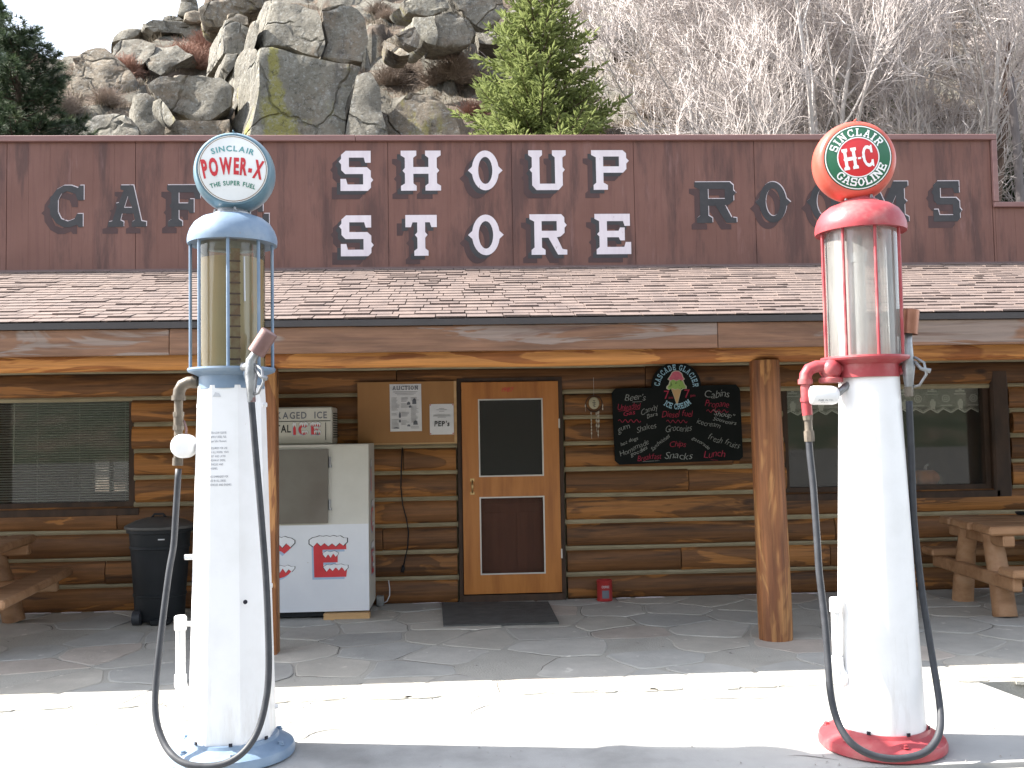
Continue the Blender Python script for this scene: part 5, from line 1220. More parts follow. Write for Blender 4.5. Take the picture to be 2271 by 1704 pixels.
# ---- coffee can, mat, cord, outlet
can = thing('coffee_can', 'red coffee can standing on the porch floor against the log wall', 'can', (1.352, -.145, 0))
mb = MB(); mb.lathe([(.074, 0), (.077, .004), (.077, .012), (.074, .016), (.074, .182), (.077, .187), (.077, .196), (.070, .198)], Tr(1.352, -.145, .009), 28, caps=False); mb.lathe([(.074, 0.002), (.001, .002)], Tr(1.352, -.145, .009), 28, caps=False); mb.lathe([(.071, .02), (.071, .197)], Tr(1.352, -.145, .009), 28, caps=False); mb.build('body', MT['can_red'], can, smooth=True, ang=35)
def canmap(x, y, e=.0755): a = -pi/2+x/.0745; return Vector((1.352+e*cos(a), -.145+e*sin(a), .009+y))
mb = MB(); vs = []; 
for i in range(9):
    for j in range(2): vs.append(canmap(-.035+.07*i/8, .03+.075*j, .0748))
mb.faces(vs, [(2*i, 2*i+2, 2*i+3, 2*i+1) for i in range(8)]); mb.build('label_patch', MT['ink_grey'], can)
mb = MB(); text_line(mb, "COFFEE", 'b', .022, lambda x, y: canmap(x, .128+y), width=.075); mb.build('label_print', MT['ink_pale'], can)
mb = MB(); vs = []; rm = random.Random(2); nx, ny = 20, 8
A, B, C_, D_ = Vector((-.215, -.11, 0)), Vector((.800, -.205, 0)), Vector((.800, -1.262, 0)), Vector((-.178, -1.235, 0))
for i in range(nx+1):
    for j in range(ny+1):
        u, v = i/nx, j/ny; p = (A*(1-u)+B*u)*(1-v)+(D_*(1-u)+C_*u)*v; p.z = .026+.003*noise.noise(Vector((u*5, v*3, 3))); vs.append(p)
N2 = len(vs); vs2 = [Vector((p.x, p.y, .009)) for p in vs]
fs = [(i*(ny+1)+j, i*(ny+1)+j+1, (i+1)*(ny+1)+j+1, (i+1)*(ny+1)+j) for i in range(nx) for j in range(ny)]
rim = [i*(ny+1) for i in range(nx+1)]+[nx*(ny+1)+j for j in range(1, ny+1)]+[i*(ny+1)+ny for i in range(nx-1, -1, -1)]+[j for j in range(ny-1, 0, -1)]
fs += [(rim[k], rim[(k+1) % len(rim)], N2+rim[(k+1) % len(rim)], N2+rim[k]) for k in range(len(rim))]
mb.faces(vs+vs2, fs); tag(mb.build('door_mat', MT['mat']), 'worn dark grey rubber mat lying on the flagstones before the door', 'door mat')
mb = MB(); mb.tube([at(x, y, -.055) for x, y in ((892, 993), (890, 1040), (889, 1080), (893, 1120), (901, 1150), (906, 1180), (904, 1215), (898, 1240), (895, 1256))], .0065, 6); p = at(894, 1261, -.06); mb.tube([p+Vector((0, 0, .03)), p, p+Vector((-.01, -.01, -.035))], [.012, .019, .016], 8)
tag(mb.build('power_cord', MT['plastic_black'], None, smooth=True), 'black power cord with plug hanging down the logs below the notice board', 'cord')
ou = thing('outlet_box', 'small grey outlet box with curved white wire on the floor by the freezer', 'outlet box', (-.80, -.11, 0))
mb = MB(); mb.cbox(-.835, -.765, -.135, -.075, .008, .105, .006); mb.build('box', MT['grey_metal'], ou)
mb = MB(); mb.tube([(-.77, -.10, .03), (-.735, -.10, .05), (-.712, -.085, .10), (-.712, -.065, .16), (-.722, -.055, .24)], .0055, 6); mb.build('wire', MT['ink_pale'], ou, smooth=True)

# ---- trash can
tc = thing('trash_can', 'black wheeled plastic trash can with domed lid under the blinds window', 'trash can', (-2.72, -.62, 0))
mb = MB(); x, y = -2.72, -.60
mb.lathe([(.185, .03), (.195, .05), (.205, .24), (.212, .245), (.212, .262), (.206, .27), (.232, .66), (.240, .665), (.240, .68), (.234, .69), (.243, .80), (.262, .805), (.264, .84), (.250, .845)], Tr(x, y, 0), 32); mb.build('bin', MT['plastic_black'], tc, smooth=True, ang=35)
mb = MB(); mb.lathe([(.276, .838), (.280, .846), (.278, .862), (.262, .872), (.20, .905), (.10, .935), (.03, .944), (.001, .945)], Tr(x, y, 0), 32, caps=False); ld = mb.build('lid', MT['plastic_lid'], tc, smooth=True, ang=40)
mb = MB(); mb.tube([(x-.05, y-.05, .935), (x-.03, y-.05, .965), (x+.04, y-.05, .965), (x+.06, y-.05, .932)], .011, 8); mb.build('lid_handle', MT['plastic_black'], ld, smooth=True)
mb = MB(); mb.box(x+.055, x+.105, y-.248, y-.238, .752, .762, None); mb.build('label_patch', MT['ink_pale'], tc)
for s in (-.13,):
    mb = MB(); mb.tube([(x+s-.03, y-.17, .072), (x+s+.03, y-.17, .072)], .064, 18); mb.tube([(x+s-.034, y-.17, .072), (x+s+.034, y-.17, .072)], .03, 12); mb.build('wheel', MT['rubber'], tc, smooth=True, ang=40)
mb = MB(); mb.cbox(x-.02, x+.13, y-.22, y-.10, .008, .06, .01); mb.build('foot', MT['plastic_black'], tc)

tc.scale = (1.09, 1.05, 1.0)
# ---- log picnic tables
def picnic(label, loc, rz):
    t = thing('picnic_table', label, 'picnic table', (0, 0, 0), 'rough log picnic tables on the porch')
    L_, zt = 1.9, .775; rr = random.Random(31)
    for k in range(5):
        y0 = -.56+.226*k; e0, e1 = rr.uniform(-.03, .04), rr.uniform(-.04, .03); mb = MB(); mb.cbox(-L_/2+e0, L_/2+e1, y0, y0+.218, zt-.075, zt+rr.uniform(-.004, .004), .016); mb.build('plank', MT['table_wood'], t)
    for s in (-1, 1):
        mb = MB(); mb.cbox(-L_/2-.02+rr.uniform(-.03, .02), L_/2+.02, s*.74-.135, s*.74+.135, .385, .455, .016); mb.build('bench', MT['table_wood'], t)
        for ex in (-1, 1):
            x_ = ex*(L_/2-.14); mb = MB(); mb.tube([(x_+ex*.0, s*.41, 0.004), (x_, s*.37, .20), (x_, s*.29, .47), (x_, s*.22, .70)], [.098, .092, .085, .082], 12, jitter=.03); mb.build('leg', MT['table_wood'], t, smooth=True, ang=50)
    for ex in (-1, 1):
        x_ = ex*(L_/2-.14); mb = MB(); mb.cbox(x_-.11, x_-.03, -.80, .80, .27, .385, .012); mb.build('crossbar', MT['table_wood'], t)
        mb = MB(); mb.cbox(x_-.05, x_+.05, -.54, .54, .60, .698, .012); mb.build('batten', MT['table_wood'], t)
    t.location = loc; t.rotation_euler = (0, 0, rz); return t
picnic('heavy log picnic table at right below the lace curtain window', (5.40, -1.12, .006), radians(-4))
picnic('log picnic table by the trash can, its bench end pointing at the log wall', (-4.37, -1.30, .006), radians(97))
at_ = thing('ashtray', 'small round dark ashtray on the picnic table by the lace window', 'ashtray', (5.25, -.62, .785))
mb = MB(); mb.lathe([(.055, 0), (.068, .02), (.066, .026), (.05, .012), (.001, .012)], Tr(5.25, -.62, .787), 20, caps=False); mb.build('bowl', MT['plastic_black'], at_, smooth=True)

# ---- behind the windows
bl = thing('window_blind', 'half open slatted blind hanging inside the window above the trash can', 'blind', (-4.8, .15, 2.1))
z = 2.06; mb = MB(); mb.box(-6.3, -3.215, .150, .190, 2.065, 2.11); mb.build('head_rail', MT['blind'], bl)
sm = None
while z > 1.04:
    if sm is None:
        mb = MB(); mb.box(-1.54, 1.54, -.011, .011, -.0012, .0012); o = mb.build('slat', MT['blind'], bl, org=Vector((0, 0, 0))); sm = o.data; o.location = (-4.76, .170, z)
        o.matrix_parent_inverse = Matrix.Translation(-WLOC[bl]); o.rotation_euler = (radians(32), 0, 0)
    else: inst('slat', sm, bl, (-4.76, .170, z), (radians(32), 0, 0))
    z -= .0245
for x in (-6.1, -5.0, -4.12, -3.72, -3.28):
    mb = MB(); mb.tube([(x, .157, 2.07), (x, .157, 1.04)], .002, 4); mb.build('ladder_cord', MT['blind'], bl)
mb = MB(); mb.tube([(-4.33, .135, 2.06), (-4.335, .135, 1.42)], .006, 6); mb.build('tilt_wand', MT['blind'], bl)
lc = thing('lace_curtain', 'short white lace valance with pointed hem inside the window by the picnic table', 'curtain', (4.26, .15, 2.1))
mb = MB(); x0, x1 = 3.25, 5.28; n = 120; yv = lambda x: .150+.010*sin(x*22)
PER = .145
def hem(x): u = (x/PER) % 1; return 1.755+.062*abs(u*2-1)
cell = [];
# net: fine horizontal and vertical threads, denser woven figures, zigzag hem
def strip(xa, za, xb, zb, w):
    d = Vector((xb-xa, 0, zb-za)).normalized(); nn = Vector((-d.z, 0, d.x))*w/2
    mb.faces([Vector((xa, yv(xa), za))+nn, Vector((xb, yv(xb), zb))+nn, Vector((xb, yv(xb), zb))-nn, Vector((xa, yv(xa), za))-nn], [(3, 2, 1, 0)])
k = int((x1-x0)/.0105)
for i in range(k+1): x = x0+.0105*i; strip(x, hem(x), x, 2.07, .0030)
z = 1.83
while z < 2.07:
    for i in range(40): a = x0+(x1-x0)*i/40; b = x0+(x1-x0)*(i+1)/40; strip(a, z, b, z, .0028)
    z += .0105
q = 0
while x0+q < x1-PER/2:
    a, b = x0+q, x0+q+PER/2; strip(a, hem(a), b, hem(b), .012); strip(a, hem(a)+.016, b, hem(b)+.016, .004); q += PER/2
for i in range(int((x1-x0)/.29)+1):
    c0 = x0+.10+.29*i
    for zz, w, h in ((1.985, .10, .016), (1.955, .13, .010), (2.01, .035, .03), (1.86, .06, .05), (1.89, .03, .03), (1.82, .045, .03)):
        strip(c0-w/2, zz, c0+w/2, zz, h)
    c1 = c0+.145
    for j in range(10):
        a, b = 2*pi*j/10, 2*pi*(j+1)/10
        for r0 in (.036, .016): strip(c1+r0*cos(a), 1.91+r0*sin(a), c1+r0*cos(b), 1.91+r0*sin(b), .009)
    strip(c1-.06, 1.84, c1+.06, 1.84, .008)
mb.build('lace', MT['lace'], lc)
mb = MB(); mb.tube([(3.2, .155, 2.085), (5.32, .155, 2.085)], .008, 8); mb.build('curtain_rod', MT['alu'], lc)
pk = thing('pumpkin', 'orange pumpkin on the ledge inside the lace curtain window', 'pumpkin', (4.80, .30, 1.0))
pc = at(2053, 1075, .33); mb = MB(); vs = []; fs = []; sg, rg = 32, 10
for i in range(rg+1):
    a = pi*i/rg
    for j in range(sg):
        w = 2*pi*j/sg; r = .135*sin(a)*(1+.07*cos(8*w))+.0005; vs.append((pc.x+r*cos(w), pc.y+r*sin(w), 1.10-.095*cos(a)*(1-.15*(sin(a) < .5))))
fs = [(i*sg+j, i*sg+(j+1) % sg, (i+1)*sg+(j+1) % sg, (i+1)*sg+j) for i in range(rg) for j in range(sg)]; mb.faces(vs, fs); mb.build('body', MT['pumpkin'], pk, smooth=True)
mb = MB(); mb.tube([(pc.x, pc.y, 1.185), (pc.x+.01, pc.y, 1.22), (pc.x+.035, pc.y, 1.235)], [.018, .013, .012], 8); mb.build('stem', MT['ink_pale'], pk, smooth=True)
bt = at(2083, 1085, .33); mb = MB(); mb.lathe([(.034, 1.005), (.036, 1.01), (.036, 1.09), (.014, 1.12), (.013, 1.15)], Tr(bt.x, bt.y, 0), 14); tag(mb.build('bottle', MT['dry_grass'], None, smooth=True), 'small yellowish bottle beside the pumpkin on the window ledge', 'bottle')
mb = MB(); mb.box(3.2, 5.4, .14, .55, .96, 1.004); mb.build('window_ledge', MT['dark_wood'], bld)

# ================================================================== HILLSIDE BEHIND
def crest(x):
    t = min(1, max(0, (x+15.5)/6.0)); return 20.2+26*t*t*(3-2*t)
def hill(x, y):
    b = 0.72*(y-9.0)-0.15
    b += 0.9*noise.noise(Vector((x*.11, y*.11, 3)))*min(1, max(0, (y-10)/6)) + 0.35*noise.noise(Vector((x*.37, y*.37, 8)))*min(1, max(0, (y-10)/6)) + 0.12*noise.noise(Vector((x*1.3, y*1.3, 5)))
    rk = min(1, max(0, (y-15)/4))*min(1, max(0, (5.5-x)/4))
    if rk > 0:
        w = Vector((x*.55+.5*noise.noise(Vector((x*.5, y*.5, 1))), y*.42+.5*noise.noise(Vector((x*.5, y*.5, 7))), 0)); ds, ps = noise.voronoi(w)
        c0 = ps[0]; b += rk*(1.3*noise.cell(c0*7.7+Vector((3, 1, 2)))*.55+.5*(w.x-c0.x)*noise.cell(c0*5.1)+.5*(w.y-c0.y)*noise.cell(c0*3.3)-.55*max(0, .16-(ds[1]-ds[0]))*3)
    b += .45*rk
    c = crest(x)+0.6*noise.noise(Vector((x*.3, 2, 2)))
    d = c-b; k = 2.0
    h = min(b, c) - max(0, k-abs(d))**2/(4*k)
    if b > c+4: h -= (b-c-4)*0.35
    return max(h, -0.25) if y > 9 else -0.25
mb = MB(); nx, ny = 300, 120; vs = []
for j in range(ny+1):
    y = 8.4+0.22*j+0.0032*j*j
    for i in range(nx+1):
        x = -34+0.24*i; vs.append((x, y, hill(x, y)))
mb.faces(vs, [(j*(nx+1)+i, j*(nx+1)+i+1, (j+1)*(nx+1)+i+1, (j+1)*(nx+1)+i) for j in range(ny) for i in range(nx)])
tag(mb.build('hillside', MT['hill'], None, smooth=True), kind='structure')
mb = MB(); vs = []                                       # the other side of the valley, behind the camera
for j in range(14):
    for i in range(61): x = -180+6*i; y = -75-6*j; vs.append((x, y, -0.3+(.55*6*j)+3*noise.noise(Vector((x*.05, y*.05, 1)))*min(1, j/2)))
mb.faces(vs, [(j*61+i, (j+1)*61+i, (j+1)*61+i+1, j*61+i+1) for j in range(13) for i in range(60)])
tag(mb.build('valley_side', MT['far_hill'], None, smooth=True), kind='structure')
def hill_hit(px, py):
    d = ray(px, py); t = 18.0
    while t < 90:
        p = CAM_POS+d*t
        if p.z < hill(p.x, p.y): return p
        t += 0.15
    return CAM_POS+d*60

ROCKS = []
def rock(pts, Y, back, label, m, tiltb=0.10, amp=0.10, res=0.42, seed=0, group=None, skew=None):
    """a block of rock: front outline at depth Y, carried back into the slope"""
    gx, gy = sum(p[0] for p in pts)/len(pts), sum(p[1] for p in pts)/len(pts)
    if seed not in (1, 2, 3, 4, 5, 21, 22, 23, 24): pts = [(gx+(x-gx)*1.10, gy+(y-gy)*1.07) for x, y in pts]
    if skew is None: skew = random.Random(seed).uniform(-.12, .3)
    W_ = [at(x, y, Y) for x, y in pts]; zmin = min(p.z for p in W_); xr = max(p.x for p in W_)
    for _ in range(3): W_ = [at(q[0], q[1], Y+tiltb*(p.z-zmin)+skew*(xr-p.x)) for q, p in zip(pts, W_)]
    cen = sum(W_, Vector())/len(W_); bk = Vector(back)
    bm = bmesh.new(); n = len(W_)
    fv = [bm.verts.new(p) for p in W_]; bv = [bm.verts.new(cen+(p-cen)*0.92+bk) for p in W_]
    for t in tessellate_polygon([[Vector((p.x, p.z, 0)) for p in W_]]):
        try: bm.faces.new([fv[i] for i in t]); bm.faces.new([bv[i] for i in reversed(t)])
        except ValueError: pass
    for i in range(n): bm.faces.new([fv[i], fv[(i+1) % n], bv[(i+1) % n], bv[i]])
    bmesh.ops.recalc_face_normals(bm, faces=bm.faces)
    for _ in range(6):
        lo = [e for e in bm.edges if e.calc_length() > res]
        if not lo: break
        bmesh.ops.subdivide_edges(bm, edges=lo, cuts=1); bmesh.ops.triangulate(bm, faces=bm.faces)
    for _ in range(1): bmesh.ops.smooth_vert(bm, verts=bm.verts, factor=0.3, use_axis_x=True, use_axis_y=True, use_axis_z=True)
    bm.normal_update(); s = Vector((seed*7.3, seed*3.1, seed*1.7))
    for v in bm.verts:
        p = v.co+s; q = noise.noise(p*0.45)*amp*1.6 + noise.noise(p*1.4)*amp*.7 + noise.noise(p*4.5)*amp*.28
        rd = abs(noise.noise(Vector((p.x*.5, p.y*.5, p.z*.5+9))))
        if rd < 0.035: q -= amp*.8*(1-rd/.035)              # joints
        v.co += v.normal*q
    me = bpy.data.meshes.new('rock'); bm.to_mesh(me); bm.free(); me.materials.append(m)
    for p in me.polygons: p.use_smooth = True
    me.set_sharp_from_angle(angle=radians(38))
    c = cen+bk*.5; me.transform(Matrix.Translation(-c)); o = bpy.data.objects.new('rock', me); place(o, None, c)
    sh = label
    for w in (' with ', ' streaked', ' that', ' at ', ' above', ' beside', ' left of', ' right of', ' standing', ' leaning', ' on ', ' below', ' between', ' behind', ' perched', ' jutting', ' lying', ' just', ' half', ' among', ' overgrown', ' under', ' on the', ', directly', ' stacked', ' right beside', ' in the'):
        if w in sh: sh = sh[:sh.index(w)]
    ROCKS.append((c, sh)); return tag(o, label, 'rock', group)
A1 = lambda *p: [(x/4.608, y/4.608) for x, y in p]        # outlines read off two enlarged views
A2 = lambda *p: [(450+x/3.403, y/3.403) for x, y in p]
G_, L_R, B_R = MT['rock'], MT['rock_lichen'], MT['rock_brown']
rock(A2((430,350),(520,338),(700,372),(840,432),(1020,470),(1205,500),(1150,620),(1090,760),(1060,1010),(1060,1180),(330,1180),(360,950),(395,790),(415,640)), 22.0, (-1.75, 3.6, -.25), 'huge squared granite block streaked with yellow lichen, directly above the left of the false front', L_R, .12, .09, seed=1)
rock(A2((528,6),(640,10),(760,35),(870,66),(905,200),(930,330),(890,432),(760,395),(640,345),(480,345),(495,180)), 24.0, (-2.0, 4.0, .2), 'massive grey granite block stacked right on top of the lichen streaked block', G_, .1, .09, seed=2)
rock(A2((884,60),(1060,24),(1180,50),(1240,130),(1262,300),(1215,470),(1060,470),(900,430),(940,320),(900,180)), 24.3, (-.9, 4.0, .3), 'grey granite block with cracks on the right end of the upper block row', G_, .1, .10, seed=3)
rock(A2((470,10),(528,0),(505,180),(470,345),(400,400),(405,240),(440,90)), 25.0, (-1.0, 2.4, 0), 'narrow sunlit slab standing against the left side of the massive upper block', G_, .08, .05, .3, 4, None, 1.2)
rock(A2((372,165),(428,150),(408,300),(372,412),(335,420),(330,300)), 24.4, (-.5, 1.5, 0), 'thin pale flake of rock leaning below the narrow sunlit slab', G_, .08, .04, .25, 5, None, 1.1)
rock(A2((270,430),(330,360),(400,395),(360,520),(300,700),(215,880),(218,600)), 23.6, (-.9, 2.2, 0), 'pale sunlit buttress on the left flank of the lichen streaked block', G_, .15, .06, .3, 6, None, 1.3)
rock(A2((225,900),(300,800),(395,690),(400,800),(345,960),(250,1120)), 22.6, (-.6, 1.8, 0), 'leaning pale wedge at the lower left foot of the lichen streaked block', G_, .12, .05, .3, 7, None, 1.4)
rock(A2((0,60),(90,20),(260,0),(330,-60),(520,-60),(500,20),(430,60),(330,90),(190,175),(60,190),(10,150)), 29.0, (-.8, 3.5, .6), 'long dark overhanging ledge on the skyline right of the pointed rock', B_R, -.15, .14, seed=8)
rock(A2((192,165),(260,180),(340,215),(320,300),(300,400),(160,395),(180,280)), 26.0, (-1.3, 2.6, 0), 'small upright block with a sunlit left edge between ledge and slabs', G_, .06, .06, .3, 9)
rock(A2((190,100),(250,88),(340,120),(345,190),(250,180),(195,165)), 26.6, (-1.0, 2.4, 0), 'rusty brown cap stone perched above the small upright block', B_R, .06, .07, .3, 10)
rock(A2((175,392),(268,392),(240,500),(200,545),(158,500)), 25.4, (-.9, 2, 0), 'little square stone below the small upright block', G_, .06, .05, .3, 11)
rock(A2((1165,580),(1260,560),(1320,680),(1345,860),(1375,1010),(1375,1180),(1075,1180),(1085,1010),(1120,800)), 21.6, (-.6, 3.0, 0), 'grey slab beside the right lower corner of the lichen streaked block', G_, .16, .08, seed=12)
rock(A2((1380,900),(1450,820),(1560,700),(1680,700),(1800,760),(1900,860),(1930,1010),(1930,1180),(1390,1180)), 22.6, (.4, 3.0, .3), 'low cracked outcrop with a rusty patch left of the spruce', B_R, .22, .12, seed=13)
rock(A2((1760,120),(1900,80),(2000,160),(2050,240),(2010,320),(1880,350),(1760,335),(1740,220)), 30.0, (-.6, 3.0, .5), 'dark rounded boulder in the upper middle behind the spruce top', G_, .1, .12, seed=14)
rock(A2((1600,130),(1740,120),(1760,240),(1750,335),(1690,310),(1600,210)), 29.6, (-1.0, 3.0, .3), 'boulder face stained yellow beside the dark rounded boulder', L_R, .12, .10, .35, 15)
rock(A2((1470,250),(1600,200),(1640,280),(1620,360),(1540,330)), 29.0, (-.8, 1.6, .2), 'small tan split stone at the foot of the yellow stained boulder', B_R, .1, .06, .3, 16)
rock(A2((1500,20),(1640,-30),(1830,-20),(1840,60),(1700,120),(1560,90)), 33.0, (-.8, 3, .6), 'yellowish cracked rock at the very top edge above the yellow stained boulder', L_R, .15, .12, seed=17)
rock(A2((1860,-40),(2080,-60),(2240,-40),(2260,120),(2130,230),(2040,180),(1960,90)), 33.5, (-.5, 3, .6), 'broad grey rock at the top behind the spruce tip', G_, .15, .14, seed=18)
rock(A2((2060,230),(2200,240),(2300,240),(2300,340),(2080,330)), 30.5, (0, 3, .4), 'flat grey ledge stone half hidden behind the spruce', G_, .2, .10, seed=19)
rock(A2((1370,300),(1480,350),(1560,410),(1480,420),(1390,370)), 27.0, (-.3, 2, .2), 'light tan flat stone on the grassy shelf right of the cracked block', B_R, .4, .05, .3, 20)
rock(A1((1455,215),(1560,185),(1800,205),(2000,235),(2140,270),(2150,370),(2080,395),(1880,390),(1860,345),(1560,340),(1470,280)), 36.0, (-1.5, 3.5, .4), 'long flat slab lying on the skyline left of the pointed rock', G_, .05, .12, seed=21)
rock(A1((1150,380),(1230,310),(1350,290),(1450,300),(1420,360),(1290,410),(1130,435)), 36.5, (-1.2, 3, .2), 'low grey slab on the skyline, leftmost of the skyline slabs', G_, .05, .10, seed=22)
rock(A1((1660,170),(1720,150),(1830,158),(1890,205),(1650,215)), 37.0, (-.5, 2, .2), 'small flat stone on top of the long skyline slab', G_, .05, .06, .35, 23)
rock(A1((1850,0),(1870,-60),(1980,-70),(2005,-10),(2025,80),(2000,160),(1805,155)), 37.0, (-.6, 2.5, .2), 'pointed upright rock standing against the sky at the top', G_, .02, .08, .4, 24)
rock(A1((1900,125),(1980,110),(2080,130),(2110,220),(1960,215),(1890,190)), 35.5, (-.6, 2.0, .2), 'reddish brown stone below the pointed upright rock', B_R, .05, .07, .35, 25)
rock(A1((1160,480),(1230,420),(1400,385),(1580,450),(1560,530),(1440,660),(1200,600),(1150,560)), 31.5, (-1.2, 4, 0), 'domed grey outcrop in the upper left slope', G_, .35, .14, seed=26)
rock(A1((1560,480),(1800,480),(1960,560),(1740,690),(1640,770),(1540,700),(1500,600)), 31.0, (-.3, 3, 0), 'bluish weathered outcrop right of the domed grey outcrop', G_, .45, .16, seed=27)
rock(A1((760,600),(900,530),(1060,520),(1160,620),(1300,760),(1380,960),(1000,1080),(800,1040),(740,800)), 29.0, (-1.0, 4, 0), 'broad brown weathered rock face overgrown with dry brush', B_R, .40, .16, .5, 28)
rock(A1((1560,880),(1660,790),(1840,760),(2060,760),(2240,800),(2330,900),(2340,1080),(2150,1200),(1950,1230),(1760,1120),(1640,1000)), 23.5, (-1.0, 3.2, .2), 'big rounded boulder with a dark undercut right of the yellow knob', G_, .05, .14, seed=29)
rock(A1((1390,985),(1500,975),(1570,1010),(1600,1130),(1700,1240),(1720,1420),(1380,1420),(1395,1200)), 22.8, (-1.1, 2.4, 0), 'upright rock with a narrow sunlit left face near the yellow knob', G_, .08, .08, .35, 30)
rock(A1((1570,1020),(1640,1000),(1720,1100),(1790,1220),(1740,1280),(1620,1200),(1560,1130)), 21.9, (-.7, 1.6, .1), 'yellow tinted knob of rock jutting out left of the big rounded boulder', L_R, .05, .06, .28, 31, None, .8)
rock(A1((1720,1250),(1900,1230),(2150,1210),(2330,1200),(2330,1500),(1720,1500)), 22.6, (-.3, 2.6, .3), 'low rock shelf just above the false front under the big rounded boulder', B_R, .3, .12, seed=32)
rock(A1((800,1330),(900,1230),(1060,1170),(1250,1190),(1380,1290),(1400,1500),(780,1500)), 21.5, (-.8, 3.0, .2), 'low domed rock just above the coping at the left', G_, .35, .12, seed=33)
rock([(1325,75),(1372,30),(1402,32),(1420,110),(1380,112),(1345,85)], 27.0, (-.8, 2.4, .2), 'angular boulder with sunlit left face between the spruce and the bare trees', G_, .05, .09, .35, 34)
rock([(1280,125),(1312,98),(1350,100),(1362,150),(1345,210),(1270,215)], 25.5, (-.7, 2.6, .2), 'sunlit sloping boulder right beside the spruce', G_, .25, .09, .35, 35, None, .9)
rock([(1300,40),(1345,0),(1385,5),(1335,50),(1310,62)], 29.5, (-.4, 2.6, .2), 'grey slab above the angular boulder right of the spruce tip', G_, .3, .08, .35, 36, None, .7)

# ---- plants
def seg_tube(V, F, path, r0, r1, sides):
    n = len(path); base = len(V); a = None
    for i in range(n):
        t = (path[min(i+1, n-1)]-path[max(i-1, 0)])
        t = t.normalized() if t.length > 1e-9 else Vector((0, 0, 1))
        a = t.orthogonal().normalized() if a is None else (a-t*a.dot(t)); a = a.normalized() if a.length > 1e-6 else t.orthogonal().normalized()
        b = t.cross(a); r = r0+(r1-r0)*i/(n-1)
        for k in range(sides):
            w = 2*pi*k/sides; V.append(path[i]+a*(cos(w)*r)+b*(sin(w)*r))
    for i in range(n-1):
        for k in range(sides): k2 = (k+1) % sides; F.append((base+i*sides+k, base+i*sides+k2, base+(i+1)*sides+k2, base+(i+1)*sides+k))
def mesh_of(name, V, F, m):
    me = bpy.data.meshes.new(name); me.from_pydata(V, [], F); me.materials.append(m); me.update(); return me
def rdir(r, spread=1.0): return Vector((r.uniform(-1, 1), r.uniform(-1, 1), r.uniform(-1, 1)))*spread
def bare_tree_mesh(seed, H, stems, spread, up=0.5, twr=0.0075, levels=4):
    r = random.Random(seed); TV, TF, CV, CF = [], [], [], []
    def grow(p, d, L, rad, lev):
        n = 4 if lev < 3 else 3; path = [p.copy()]; q = p.copy(); dd = d.copy()
        for i in range(n):
            dd = (dd+rdir(r, .13+.05*lev)+Vector((0, 0, up*.10))).normalized(); q = q+dd*(L/n); path.append(q.copy())
        r1 = rad*.55 if lev < levels else twr*.45
        if lev <= 1: seg_tube(TV, TF, path, rad, r1, 7 if lev == 0 else 5)
        else: seg_tube(CV, CF, path, max(rad, twr), max(r1, twr*.6), 3)
        if lev >= levels: return
        nc = {0: 8, 1: 7, 2: 6, 3: 6}[lev]
        for c in range(nc):
            f = 0.28+0.72*(c+r.random()*.7)/nc; i = min(n-1, int(f*n)); pt = path[i].lerp(path[i+1], f*n-i if f < 1 else 1)
            ax = (path[i+1]-path[i]).normalized(); o = ax.orthogonal().normalized(); o = Matrix.Rotation(r.uniform(0, 2*pi), 3, ax) @ o
            cd = (ax*r.uniform(.55, 1.0)+o*spread*r.uniform(.45, .95)+Vector((0, 0, up*r.uniform(.1, .5)))).normalized()
            grow(pt, cd, L*r.uniform(.42, .68)*(1.1-.35*f), max(rad*(.50-.18*f), twr*.7), lev+1)
    for s in range(stems):
        a = 2*pi*s/stems+r.uniform(-.4, .4); lean = r.uniform(.10, .42) if stems > 1 else .06
        grow(Vector((.12*cos(a)*(stems > 1), .12*sin(a)*(stems > 1), -.3)), Vector((lean*cos(a), lean*sin(a), 1)).normalized(), H*r.uniform(.72, 1.0), .075*H/9*r.uniform(.8, 1.1), 0)
    return mesh_of('trunk', TV, TF, MT['bark_grey']), mesh_of('crown', CV, CF, MT['twig'])
def stand(name, label, cat, meshes, loc, rz=0.0, sc=1.0, group=None):
    t = thing(name, label, cat, loc, group); t.rotation_euler = (0, 0, rz); t.scale = (sc, sc, sc)
    for nm, me in meshes:
        o = bpy.data.objects.new(nm, me); COL.objects.link(o); o.parent = t
    return t
BT = [bare_tree_mesh(11, 9.0, 4, .85), bare_tree_mesh(12, 10.5, 3, .75), bare_tree_mesh(13, 7.5, 5, .95)]
def on_hill(x, y, dz=-.1): return (x, y, hill(x, y)+dz)
for x, y, v, rz, sc, lb in ((6.9, 15.2, 0, .3, 1.0, 'bare pale grey tree spreading just right of the green spruce'), (8.3, 18.5, 2, 1.9, 1.15, 'bare many-stemmed tree behind the tree next to the spruce'),
        (9.2, 13.6, 1, 4.0, 1.0, 'tall bare tree with a straight pale trunk left of the orange globe'), (11.0, 18.5, 0, 2.6, 1.1, 'bare tree standing higher on the slope behind the orange globe'),
        (13.2, 14.6, 2, 5.1, 1.15, 'bare tree with crooked stems above the right end of the false front'), (16.2, 17.0, 1, .9, 1.05, 'bare tree at the right edge beyond the step of the false front'), (9.0, 23.5, 1, 3.2, 1.1, 'bare tree high on the slope above the word ROOMS'),
        (12.6, 24.0, 2, 1.2, 1.35, 'bare tree highest on the slope toward the upper right'), (16.4, 23.5, 0, 4.4, 1.2, 'bare tree high at the upper right before the dark pine'), (11.0, 28.0, 0, 5.5, 1.2, 'bare tree at the top of the slope in the middle of the bare grove')):
    me = BT[v]; stand('bare_tree', lb, 'tree', (('trunk', me[0]), ('crown', me[1])), on_hill(x, y), rz, sc, 'bare trees on the slope behind the store')

